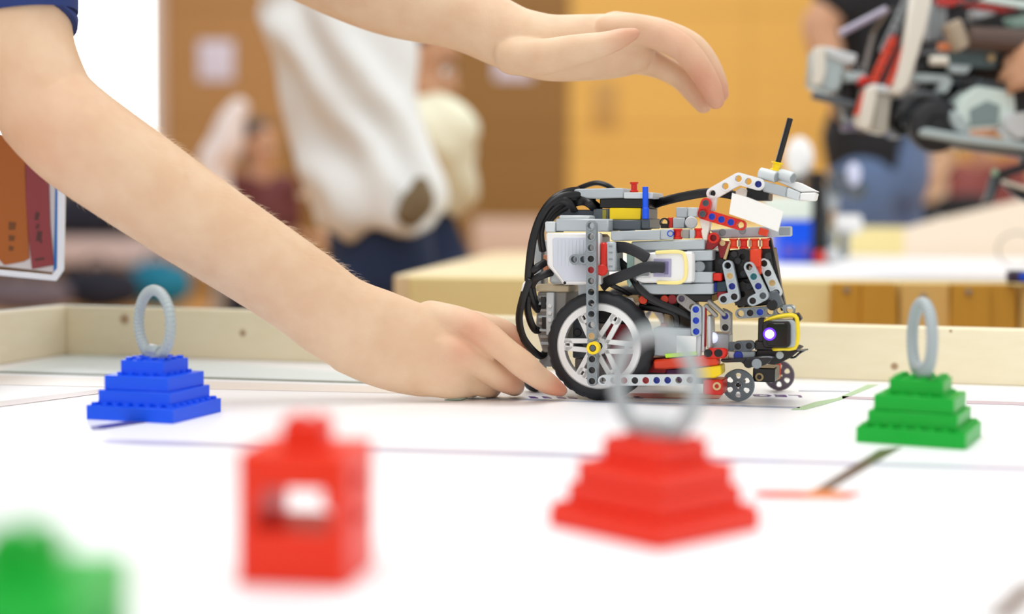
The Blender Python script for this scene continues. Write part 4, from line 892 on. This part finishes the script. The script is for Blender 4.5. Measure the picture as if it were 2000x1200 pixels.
# black t-shirt at the right
d = 3.3; hip = P(1714, 275, d); ch = P(1738, 60, d)
J = dict(head=P(1700, -235, d), neck=P(1735, -120, d), chest=ch, waist=P(1735, 190, d), hip=hip, shl=P(1800, -60, d + .14), shr=P(1690, -70, d - .1), ell=P(1850, 90, d + .3), elr=P(1598, 48, d - .1), wrl=P(1760, 240, d + .2), wrr=P(1648, 215, d - .10), hem=P(1728, 284, d), hw=1.06, crotch=P(1716, 345, d), hdr=(1, -.3, -.3))
for a, o in (('r', -.06), ('l', .07)): J['kn' + a] = V((hip.x + o, d - .03, .52)); J['an' + a] = V((hip.x + o, d, .085))
J['hnr'] = V((-1, -.3, 0))
person('person in black t-shirt and blue jeans, elbow out, behind the second table', J, BLKT, JNL, SK2, HAIRD, (-.5, -.85, -.15), sleeve=.5, torso_w=.125, torso_d=.115)
# seated spectators far back
def seated(label, px, py, d, shirt, skin, face, hairm=HAIRD, long_=0):
    H = P(px, py, d); f = V((face[0], face[1], 0)).normalized(); s = V((0, 0, 1)).cross(f); nk = H - V((0, 0, .14)); hip = V((H.x, H.y, .52)) - f * .05; ch = lerp(nk, hip, .35)
    J = dict(head=H, neck=nk, chest=ch, waist=lerp(nk, hip, .7), hip=hip)
    for a, q in (('l', 1), ('r', -1)):
        J['sh' + a] = nk + s * (q * .17) - V((0, 0, .06)); J['el' + a] = J['sh' + a] + V((0, 0, -.27)) + s * (q * .05); J['wr' + a] = J['el' + a] + f * .24 + V((0, 0, .02)) - s * (q * .08)
        J['kn' + a] = hip + f * .42 + s * (q * .11); J['an' + a] = V((J['kn' + a].x, J['kn' + a].y, .085))
    r = person(label, J, shirt, NAVY, skin, hairm, face, sleeve=.6, long_=long_, vox=.02)
    st_ = empty('hall_chair', (hip.x, hip.y, 0), 'plain dark chair under the ' + ' '.join(label.split()[:6]), 'chair'); t = NB(); box(t, (hip.x - .2, hip.y - .2, .34), (hip.x + .2, hip.y + .2, .375), .008); obj('seat', t, BK, st_)
    for sx_ in (-.17, .17):
        for sy_ in (-.17, .17): t = NB(); cyl(t, (hip.x + sx_, hip.y + sy_, 0), (hip.x + sx_, hip.y + sy_, .34), .014, 8); obj('leg', t, MG, st_)
    return r
seated('seated person in maroon top with dark hair behind the forearm', 506, 285, 7.0, MAR, SK2, (.7, -.6, -.1), long_=.05)
seated('seated person with pale face and black top between the jeans and the gripper', 1822, 312, 5.6, BLKT, SK, (-.5, -.8, 0))
seated('seated person in faded red top partly hidden below the lifted robot', 1915, 250, 6.4, REDT, SK2, (-.7, -.6, 0))
# pale curved chair back beside the maroon person
rt = empty('shell_chair', P(448, 270, 6.5) * 1 - V((0, 0, P(448, 270, 6.5).z)), 'pale curved shell chair beside the maroon person', 'chair')
t = NB(); tube(t, [(*P(466, 212, 6.5), .045, .06), (*P(452, 240, 6.5), .06, .10), (*P(440, 285, 6.5), .075, .14), (*P(418, 330, 6.5), .065, .18), (*P(440, 420, 6.5), .05, .2), (*P(520, 470, 6.45), .03, .2)], n=14); obj('shell', t, mat('pale_shell_plastic', (222, 210, 206), .5), rt)
q = P(450, 440, 6.5)
for sx_ in (-.12, .2):
    for sy_ in (-.15, .15): t = NB(); cyl(t, (q.x + sx_, q.y + sy_, 0), (q.x + .04 + sx_ * .4, q.y + sy_ * .5, q.z), .014, 8); obj('leg', t, MG, rt)
# ------------------------------------------------------------------ the person at the table: both arms
me_rt = empty('person', V((-1.02, 1.25, 0)), 'person in dark blue t-shirt reaching in from the left with both bare arms', 'person')
b = NB(); Y = (0, 1, 0)
# right arm (near): upper arm, elbow, forearm, wrist
SHR = P(34, -420, 1.02 * 1000 * .001); SHR = V((SHR.x - .02, 1.03, SHR.z))
chain(b, [(*SHR, .056, .056), pc(30, -240, 1010, 112), pc(36, -60, 1000, 100), pc(42, 60, 995, 95), pc(62, 150, 992, 99), pc(100, 228, 990, 99)], Y)
chain(b, [pc(96, 216, 990, 100), pc(150, 268, 990, 104), pc(245, 336, 996, 102, .95), pc(375, 426, 1006, 96, .9), pc(510, 515, 1018, 90, .82), pc(590, 570, 1026, 88, .78), pc(660, 622, 1032, 88, .70), pc(730, 655, 1036, 93, .58)], Y)
# hand back, fingers
chain(b, [pc(690, 640, 1034, 92, .6), pc(760, 668, 1036, 94, .50), pc(830, 690, 1036, 88, .46), pc(880, 703, 1036, 76, .44)], Y)
chain(b, [pc(840, 618, 1040, 32, 1), pc(905, 632, 1035, 31), pc(945, 652, 1029, 29), pc(985, 683, 1025, 26), pc(1022, 713, 1027, 27), pc(1050, 736, 1036, 23.5), pc(1075, 752, 1044, 20.5), pc(1096, 763, 1049, 13)], Y)            # index
chain(b, [pc(850, 672, 1034, 33), pc(900, 690, 1031, 31), pc(938, 711, 1036, 27.5), pc(975, 736, 1042, 27), pc(1000, 750, 1054, 23), pc(1006, 756, 1068, 19)], Y)               # middle
chain(b, [pc(830, 712, 1034, 30), pc(880, 731, 1034, 27), pc(915, 748, 1044, 22), pc(950, 757, 1054, 20.5), pc(962, 760, 1068, 18)], Y)               # ring
chain(b, [pc(800, 735, 1036, 30), pc(866, 752, 1036, 27), pc(905, 757, 1044, 21), pc(925, 760, 1060, 17)], Y)               # little
chain(b, [pc(800, 640, 1056, 40, .8), pc(900, 632, 1070, 30), pc(975, 645, 1076, 24), pc(1008, 664, 1080, 20), pc(1020, 684, 1084, 15)], Y)        # thumb
# knuckles and wrist bone
for x, y, r in ((938, 648, 27), (895, 690, 25), (872, 730, 22)): q = pc(x, y, 1032, r); ball(b, q[:3], (q[3] * 1.25, q[3] * .8, q[3]), 2)
# left arm (far): forearm, wrist, palm
SHL = V((-.42, 1.42, SHR.z + .03)); ELL = P(500, -150, 1.20)
chain(b, [(*SHL, .055, .055), (*lerp(SHL, ELL, .5), .050, .05), (*ELL, .043, .043)], Y)
chain(b, [(*ELL, .043, .043), pc(640, -78, 1180, 98), pc(760, -18, 1165, 86), pc(895, 26, 1150, 70), pc(985, 68, 1142, 64), pc(1020, 82, 1140, 62)], Y)
chain(b, [pc(1000, 76, 1140, 63, .9), pc(1070, 93, 1138, 64, .85), pc(1140, 93, 1140, 64, .8), pc(1200, 90, 1144, 62, .75), pc(1238, 88, 1148, 56, .75)], Y)
chain(b, [pc(1000, 110, 1122, 36), pc(1060, 112, 1108, 36), pc(1120, 98, 1098, 30), pc(1180, 86, 1094, 24), pc(1215, 74, 1094, 19), pc(1238, 66, 1095, 12)], Y)      # thumb
chain(b, [pc(1190, 62, 1130, 34), pc(1255, 60, 1124, 30), pc(1320, 86, 1118, 27), pc(1355, 118, 1116, 25), pc(1385, 165, 1118, 22), pc(1398, 196, 1120, 18)], Y)        # index
chain(b, [pc(1200, 56, 1148, 34), pc(1280, 62, 1146, 28), pc(1345, 85, 1142, 25), pc(1378, 118, 1140, 23), pc(1400, 160, 1140, 20), pc(1408, 184, 1140, 16)], Y)     # middle
chain(b, [pc(1220, 105, 1150, 32), pc(1292, 130, 1160, 23), pc(1328, 150, 1160, 22), pc(1352, 178, 1158, 20), pc(1374, 205, 1155, 17)], Y)     # ring
chain(b, [pc(1200, 110, 1166, 30), pc(1275, 128, 1182, 22), pc(1325, 152, 1186, 20), pc(1356, 185, 1186, 18), pc(1376, 205, 1184, 15)], Y)     # little
# torso, neck, head outside the frame
NK = V((-.36, 1.22, SHR.z + .07)); CH = V((-.52, 1.235, SHR.z - .02)); HP = V((-1.02, 1.25, .97)); HD = NK + V((.12, -.01, .13))
tube(b, [(*SHR, .06, .06), (*lerp(SHR, SHL, .5), .075, .075), (*SHL, .06, .06)], (0, 0, 1), 12, 3)
tube(b, [(*NK, .075, .07), (*CH, .165, .105), (*lerp(CH, HP, .55), .14, .10), (*HP, .155, .105)], V((.45, 0, -.9)), 18, 4)
head(b, HD, (.8, -.1, -.6)); tube(b, [(*lerp(NK, CH, .2), .062, .062), (*(HD - V((.05, 0, .05))), .052, .052)], Y, 12, 2)
skm = fuse(b, .0018, 3, .5)
KNK = [(P(930, 640, 1.02), .020, .40), (P(900, 692, 1.015), .013, .35), (P(1028, 717, 1.03), .012, .30), (P(1088, 758, 1.045), .016, .85), (P(1000, 760, 1.04), .014, .35), (P(875, 735, 1.02), .011, .15), (P(1012, 670, 1.08), .02, .7),
       (P(1238, 68, 1.09), .02, .5), (P(1395, 205, 1.13), .028, .65), (P(1365, 150, 1.11), .016, .4), (P(60, 290, .96), .05, .25), (P(1325, 75, 1.11), .02, .3)]
at = skm.attributes.new('flush', 'FLOAT', 'POINT'); at.data.foreach_set('value', [min(.9, sum(w * math.exp(-((v.co - p).length / r) ** 2) for p, r, w in KNK)) for v in skm.vertices])
# grow fine hair along the upper side of the near forearm before the mesh moves into the person's frame
hb = NB(); a0, a1 = P(170, 215, 1.0), P(720, 560, 1.03); ad = (a1 - a0).normalized(); cand = []
for v in skm.vertices:
    c = v.co; tt = (c - a0).dot(ad)
    if .0 < tt < (a1 - a0).length and c.y < 1.09 and -.40 < c.x < -.06: cand.append((c.copy(), v.normal.copy()))
upf = V((0, 0, 1)) - ad * ad.z; upf.normalize(); rng = random.Random(3)
edge = [c for c in cand if c[1].dot(upf) > .55]; low = [c for c in cand if c[1].dot(upf) < -.75]
for pool, n, ln in ((edge, 1100, .0068), (low, 120, .005)):
    for _ in range(n):
        if not pool: break
        c, n_ = rng.choice(pool); L = ln * rng.uniform(.5, 1.35); dr = (ad * rng.uniform(.5, 1.1) + n_ * rng.uniform(.25, .8) + V((0, rng.uniform(-.4, .4), 0))).normalized(); m_ = c + dr * L * .5; e = c + (dr + ad * .35).normalized() * L
        s = dr.cross(V((.3, 1, .2))).normalized() * .00006; s2 = dr.cross(s).normalized() * .00006
        r1 = [hb.verts.new(c - n_ * .0006 + q) for q in (s, -s + s2, -s - s2)]; r2 = [hb.verts.new(m_ + q * .7) for q in (s, -s + s2, -s - s2)]; tip = hb.verts.new(e)
        for i in range(3): hb.faces.new((r1[i], r1[(i + 1) % 3], r2[(i + 1) % 3], r2[i])); hb.faces.new((r2[i], r2[(i + 1) % 3], tip))
bo = obj('body', skm, SK, me_rt, smooth=180)
ho = obj('arm_hair', hb, mat('fair_arm_hair', (236, 208, 176), .5), me_rt, smooth=0); ho['kind'] = 'stuff'
head_extras(me_rt, HD, (.8, -.1, -.6), HAIRD)
b = NB(); tube(b, [(*SHR, .078, .078), (*lerp(SHR, SHL, .5), .085, .085), (*SHL, .074, .074)], (0, 0, 1), 14, 3)
tube(b, [(*lerp(NK, CH, .25), .10, .09), (*CH, .178, .118), (*lerp(CH, HP, .55), .158, .118), (*HP, .172, .122)], V((.45, 0, -.9)), 18, 4)
tube(b, [(*SHR, .074, .074), pc(30, -240, 1010, 124), pc(32, -150, 1006, 108)], Y, 16, 3, True)
tube(b, [(*SHL, .070, .070), (*lerp(SHL, ELL, .45), .064, .064), (*lerp(SHL, ELL, .7), .062, .062)], Y, 14, 3)
slv = NB(); tube(slv, [pc(28, -250, 1010, 128), pc(32, -140, 1005, 118), pc(38, -60, 1000, 110), pc(45, 24, 997, 103), pc(46, 30, 997, 102)], Y, 40, 6, False); obj('sleeve', slv, NVY, me_rt, smooth=60)
obj('t_shirt', fuse(b, .006, 4, folds=lambda c: .003 * noise.noise(c * 18)), NVY, me_rt, smooth=180)
b = NB(); tube(b, [(*lerp(HP, CH, .08), .165, .12), (HP.x - .02, HP.y, HP.z - .12, .18, .13)], (1, 0, 0), 16, 2)
for s_ in (-.09, .09): tube(b, [(HP.x - .02, HP.y + s_, HP.z - .06, .10, .10), (HP.x + .06, HP.y + s_, .50, .075, .075), (HP.x - .02, HP.y + s_, .10, .06, .06)], (0, 1, 0), 14, 4)
obj('trousers', fuse(b, .012, 4), NAVY, me_rt, smooth=180)
for s_ in (-.09, .09): t = NB(); tube(t, [(HP.x - .08, HP.y + s_, .045, .045, .045), (HP.x + .04, HP.y + s_, .042, .046, .042), (HP.x + .16, HP.y + s_, .03, .042, .03)], (0, 0, 1), 12, 4); obj('shoe', t, BKR, me_rt)
# badge wallet hanging from the neck
BD = 1.20
rt = empty('badge_wallet', P(40, 545, BD), 'clear badge wallet with orange and maroon labels hanging at the left edge', 'badge')
def bp(name, pts, dy, th, m, parent=None, bev=.0004): t = NB(); prism(t, [P(x, y, BD + dy) for x, y in pts], (0, th, 0), bev); return obj(name, t, m, parent or rt, smooth=0)
CLW = mat('clear_white_wallet', (235, 240, 250), .25)
bp('card', [(-110, 262), (120, 275), (112, 533), (-110, 508)], .002, .001, mat('pale_card', (212, 206, 208), .6))
bp('wallet_edge', [(112, 370), (126, 372), (123, 528), (108, 549), (-120, 527), (-120, 517), (100, 538), (111, 524)], 0, .004, CLW)
bp('blue_stripe', [(109, 300), (116, 300), (110, 534), (104, 534)], .0012, .0008, mat('stripe_blue', (0, 108, 188), .5))
ol = bp('orange_label', [(-70, 262), (50, 262), (49, 340), (57, 505), (46, 511), (8, 518), (-4, 505), (-70, 500)], .0010, .0007, mat('orange_paper', (170, 92, 28), .6))
ml = bp('maroon_label', [(49, 262), (92, 262), (98, 440), (105, 518), (62, 526), (56, 470), (50, 390)], .0006, .0007, mat('maroon_paper', (142, 56, 62), .6))
MK = mat('faint_black_print', (78, 44, 40), .6)
for x, y, w, h in ((72, 422, 5, 8), (73, 442, 4, 5), (76, 461, 6, 10), (80, 472, 3, 3)): bp('printed_mark', [(x - w, y + h), (x - w + 3, y - h), (x + w, y - h + 2), (x + w - 3, y + h)], .0003, .0003, MK, ml, 0)
bp('printed_mark', [(68, 510), (68, 506), (86, 503), (86, 507)], .0003, .0003, MK, ml, 0)
MO = mat('faint_brown_print', (112, 66, 26), .6)
for x, y, w, h in ((24, 441, 7, 8), (23, 465, 6, 6), (22, 485, 5, 5)): bp('printed_mark', [(x - w, y + h), (x - w, y - h), (x + w, y - h + 2), (x + w - 2, y + h)], .0007, .0003, MO, ol, 0)
t = NB()
tube(t, [(*P(-20, 268, BD + .002), .0006, .006), (*P(-20, 150, BD + .01), .0006, .006), (*P(-10, -20, BD + .01), .0006, .006), (NK.x + .03, NK.y, NK.z - .03, .0006, .006)], Y, 8, 4); obj('lanyard_strap', t, mat('white_strap', (220, 224, 230), .6), rt)
# ------------------------------------------------------------------ robot held up at the right
HDp = 1.62
rt = empty('lifted_robot', P(1880, 290, HDp), 'large grey and black brick robot held up in the air at the top right', 'robot')
def hp(name, pts, dy, th, m, bev=.0015, parent=None, d=HDp): t = NB(); prism(t, [P(x, y, d + dy) for x, y in pts], (0, th, 0), bev); return obj(name, t, m, parent or rt)
def hc(name, a, b, r, m, dy=0, n=14): t = NB(); cyl(t, P(*a, HDp + dy), P(*b, HDp + dy), r, n); return obj(name, t, m, rt)
def hb_(name, a, b, n, dy, m, hw=.0042): t = NB(); liftarm(t, P(*a, HDp + dy), P(*b, HDp + dy), n, (0, 1, 0), .0042, hw); return obj(name, t, m, rt)
def ht(name, pts, r, m, rb=None): t = NB(); tube(t, [(*P(x, y, HDp + dy), r, rb or r) for x, y, dy in pts], n=8); return obj(name, t, m, rt)
LGc = mat('cool_grey_plastic', (176, 192, 194), .4); MINT = mat('mint_white_motor', (214, 232, 226), .4)
mo = hp('left_motor', [(1592, 94), (1612, 92), (1654, 112), (1642, 176), (1622, 181), (1586, 166)], 0, .04, LGc, .003)
hp('motor_face', [(1591, 92), (1612, 90), (1613, 140), (1606, 166), (1586, 164)], -.006, .006, CW, .001, mo); hp('motor_nose', [(1612, 90), (1676, 106), (1670, 126), (1648, 124), (1614, 110)], -.003, .03, PG, .002)
hp('grey_clip', [(1648, 138), (1690, 142), (1694, 158), (1652, 158)], 0, .02, LGc); hp('red_tip', [(1682, 148), (1700, 150), (1690, 166), (1676, 164)], -.004, .015, RD)
hp('black_core', [(1642, 150), (1700, 158), (1690, 240), (1660, 235), (1640, 190)], .03, .05, BK, .003); hp('black_core', [(1712, 60), (1745, 10), (1760, 40), (1720, 140), (1690, 150)], .03, .03, BK, .002)
hp('black_core', [(1790, 100), (1990, 95), (2030, 130), (2030, 250), (1900, 200), (1790, 190)], .05, .08, BK, .004); hp('black_core', [(1740, 190), (1860, 180), (1870, 230), (1760, 270), (1735, 250)], .035, .05, BK, .004)
hp('black_core', [(1846, -30), (2060, -30), (2060, 112), (1856, 112)], .085, .02, BK, .003)
hb_('red_beam', (1746, 76), (1707, 160), 6, -.01, OR); hb_('red_beam', (1769, 92), (1739, 164), 5, -.012, OR)
hp('white_spar', [(1786, -30), (1826, -30), (1808, 60), (1776, 168), (1754, 186), (1742, 180), (1756, 140), (1766, 92)], -.022, .016, CW, .002)
hb_('dark_spar', (1776, -6), (1728, 96), 7, 0, MG); hc('grey_axle', (1640, 66), (1732, 18), .0042, mat('lilac_grey_plastic', (170, 164, 184), .4)); hc('dark_axle', (1586, 186), (1668, 206), .0045, DG); hp('lilac_foot', [(1646, 244), (1678, 240), (1690, 252), (1650, 256)], 0, .02, mat('dark_lilac_plastic', (96, 86, 112), .4))
m2 = hp('lower_motor', [(1712, 180), (1742, 186), (1734, 262), (1702, 255)], -.008, .03, mat('warm_pale_grey', (176, 174, 162), .4), .002); hp('motor_face', [(1692, 170), (1712, 165), (1714, 190), (1702, 252), (1674, 247)], -.014, .03, CW, .002, m2); hp('motor_top', [(1700, 163), (1772, 172), (1764, 188), (1706, 180)], -.012, .03, PG, .002, m2)
hp('orange_edge', [(1682, 190), (1690, 172), (1684, 222), (1670, 226)], -.01, .01, OR, .0006)
t = NB(); lathe(t, P(1832, 245, HDp - .012), (0, 1, 0), [(0, .012), (0, .024), (.004, .030), (.020, .030), (.024, .024), (.024, .012)], 32, cap=False); ow = obj('rubber_wheel', t, BKR, rt); t = NB(); cyl(t, P(1832, 245, HDp - .006), P(1832, 245, HDp + .01), .0125, 20); obj('hub', t, BK, ow)
ht('cable', [(1760, 215, 0), (1775, 190, -.005), (1800, 184, -.008), (1830, 188, -.005)], .004, DG)
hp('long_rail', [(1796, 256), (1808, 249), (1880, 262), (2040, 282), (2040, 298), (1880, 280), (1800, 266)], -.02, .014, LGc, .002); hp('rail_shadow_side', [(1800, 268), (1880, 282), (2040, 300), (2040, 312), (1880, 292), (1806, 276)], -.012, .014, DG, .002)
m3 = hp('side_motor', [(1862, 222), (1876, 192), (1906, 166), (1982, 178), (1986, 216), (1976, 244), (1896, 250), (1866, 238)], -.012, .05, MINT, .004); hp('motor_panel', [(1893, 214), (1928, 196), (1954, 206), (1950, 244), (1896, 246)], -.0135, .003, mat('panel_grey', (128, 148, 148), .4), .001, m3)
hp('motor_bridge', [(1858, 214), (1884, 226), (1890, 250), (1900, 262), (1870, 258), (1856, 236)], -.016, .02, LGc, .002); hp('white_end', [(1962, 222), (2020, 216), (2020, 268), (1985, 274), (1962, 254)], -.02, .03, PG, .003)
hp('grey_elbow', [(1780, 142), (1850, 146), (1862, 158), (1850, 182), (1832, 180), (1838, 160), (1780, 160)], -.004, .014, LGc, .001); hp('teal_grey_rail', [(1838, 104), (1950, 100), (1946, 132), (1850, 130)], .002, .016, mat('teal_grey_plastic', (84, 104, 106), .4), .001)
t = NB(); cyl(t, P(1816, 119, HDp - .01), P(1851, 119, HDp - .01), .0055, 14); obj('cream_pin', t, CW, rt); hp('pale_beam', [(1852, 126), (1898, 128), (1890, 144), (1858, 142)], -.006, .012, LGc, .001); t = NB(); cyl(t, P(1936, 113, HDp - .004), P(1936, 113, HDp + .004), .004, 14); obj('tan_peg', t, TN, rt)
hc('tan_bush', (1856, 44), (1880, 96), .0115, mat('sand_plastic', (178, 162, 140), .4), -.008); hc('orange_glow_stub', (1832, 92), (1856, 92), .0048, mat('glow_orange', (214, 124, 70), .4), -.004); hp('grey_column', [(1818, 8), (1850, 6), (1842, 76), (1814, 78)], .004, .02, MG, .002)  # orange stub stands in for a small spot of orange glow
hc('brown_tube', (1890, 74), (2040, 84), .0135, mat('dark_brown_plastic', (92, 74, 66), .35), -.012, 18)
hb_('red_beam', (1836, 2), (1900, 6), 5, -.004, RD); hb_('red_beam', (1912, 8), (1985, 20), 5, -.006, RD); hp('white_bar', [(1930, -8), (2040, 6), (2040, 24), (1975, 12), (1900, 0)], -.012, .01, MINT, .001); hp('grey_white_block', [(1898, 18), (1946, 18), (1944, 36), (1902, 36)], -.002, .02, PG, .002)
ht('cable', [(1860, 44, 0), (1900, 44, -.012), (1950, 32, -.014), (2040, 16, -.01)], .003, CB); ht('cable', [(1870, 60, 0), (1920, 60, -.01), (1970, 60, -.012), (2040, 56, -.01)], .003, CB); ht('cable', [(1855, 20, 0), (1880, 8, -.01), (1920, -6, -.01)], .0025, CB)
hp('mint_block', [(1968, 34), (2040, 24), (2040, 56), (1978, 54)], 0, .02, mat('mint_plastic', (176, 214, 200), .4), .002)
for x, y in ((1800, 130), (1806, 205), (1752, 225), (1890, 160), (1700, 200)): t = NB(); cyl(t, P(x, y, HDp - .004), P(x, y, HDp + .03), .0055, 12); obj('black_peg', t, BKR, rt)
hb_('grey_beam', (1806, 150), (1770, 240), 6, .012, DG); hb_('dark_beam', (1870, 156), (1960, 168), 6, .006, DG); hb_('dark_beam', (1680, 130), (1690, 215), 5, .016, DG)
hp('hanging_strut', [(1990, 240), (2040, 240), (2040, 330), (2004, 330)], .01, .02, BK, .002)
hp('gripper_arm', [(1944, 332), (1956, 332), (2040, 306), (2040, 322), (1958, 350), (1940, 396), (1920, 398), (1930, 372)], 0, .01, BK, .001); hp('gripper_arm', [(1950, 350), (1962, 346), (2040, 392), (2040, 408), (1990, 388)], .002, .01, BK, .001); hp('gripper_claw', [(1934, 345), (1948, 345), (1938, 394), (1924, 392)], -.006, .006, DG, .001)
t = NB(); cyl(t, P(1943, 337, HDp - .008), P(1943, 337, HDp), .0042, 14); obj('green_stud', t, mat('pale_green_plastic', (150, 190, 160), .4), rt); hc('cream_rod', (1956, 354), (2040, 380), .0022, CW, -.004)
# the person holding it, mostly out of the frame
X0 = 1.16; J = dict(head=V((X0 - .02, 1.30, 1.58)), neck=V((X0, 1.30, 1.44)), chest=V((X0 + .02, 1.30, 1.24)), waist=V((X0 + .02, 1.30, 1.04)), hip=V((X0 + .01, 1.30, .93)), shl=V((X0 - .01, 1.14, 1.38)), shr=V((X0 - .01, 1.46, 1.38)), ell=V((X0 - .16, 1.26, 1.12)), elr=V((X0 - .17, 1.56, 1.14)))
J['wrl'] = P(2258, 106, HDp - .05); J['wrr'] = P(2262, 84, HDp + .06); J['hdl'] = (-1, .05, .02); J['hdr'] = (-1, 0, 0)
for a, o in (('l', -.08), ('r', .08)): J['kn' + a] = V((X0 - .02, 1.28 + o, .50)); J['an' + a] = V((X0, 1.28 + o, .085))
J['hnl'] = V((0, -.9, .4)); J['hnr'] = V((0, .6, .8)); J['curl'] = .35
person('person in grey shirt at the right edge whose fingers hold the lifted robot', J, GRYC, NAVY, SK2, HAIRD, (-.95, .0, -.2), sleeve=.5, vox=.010, torso_w=.16)
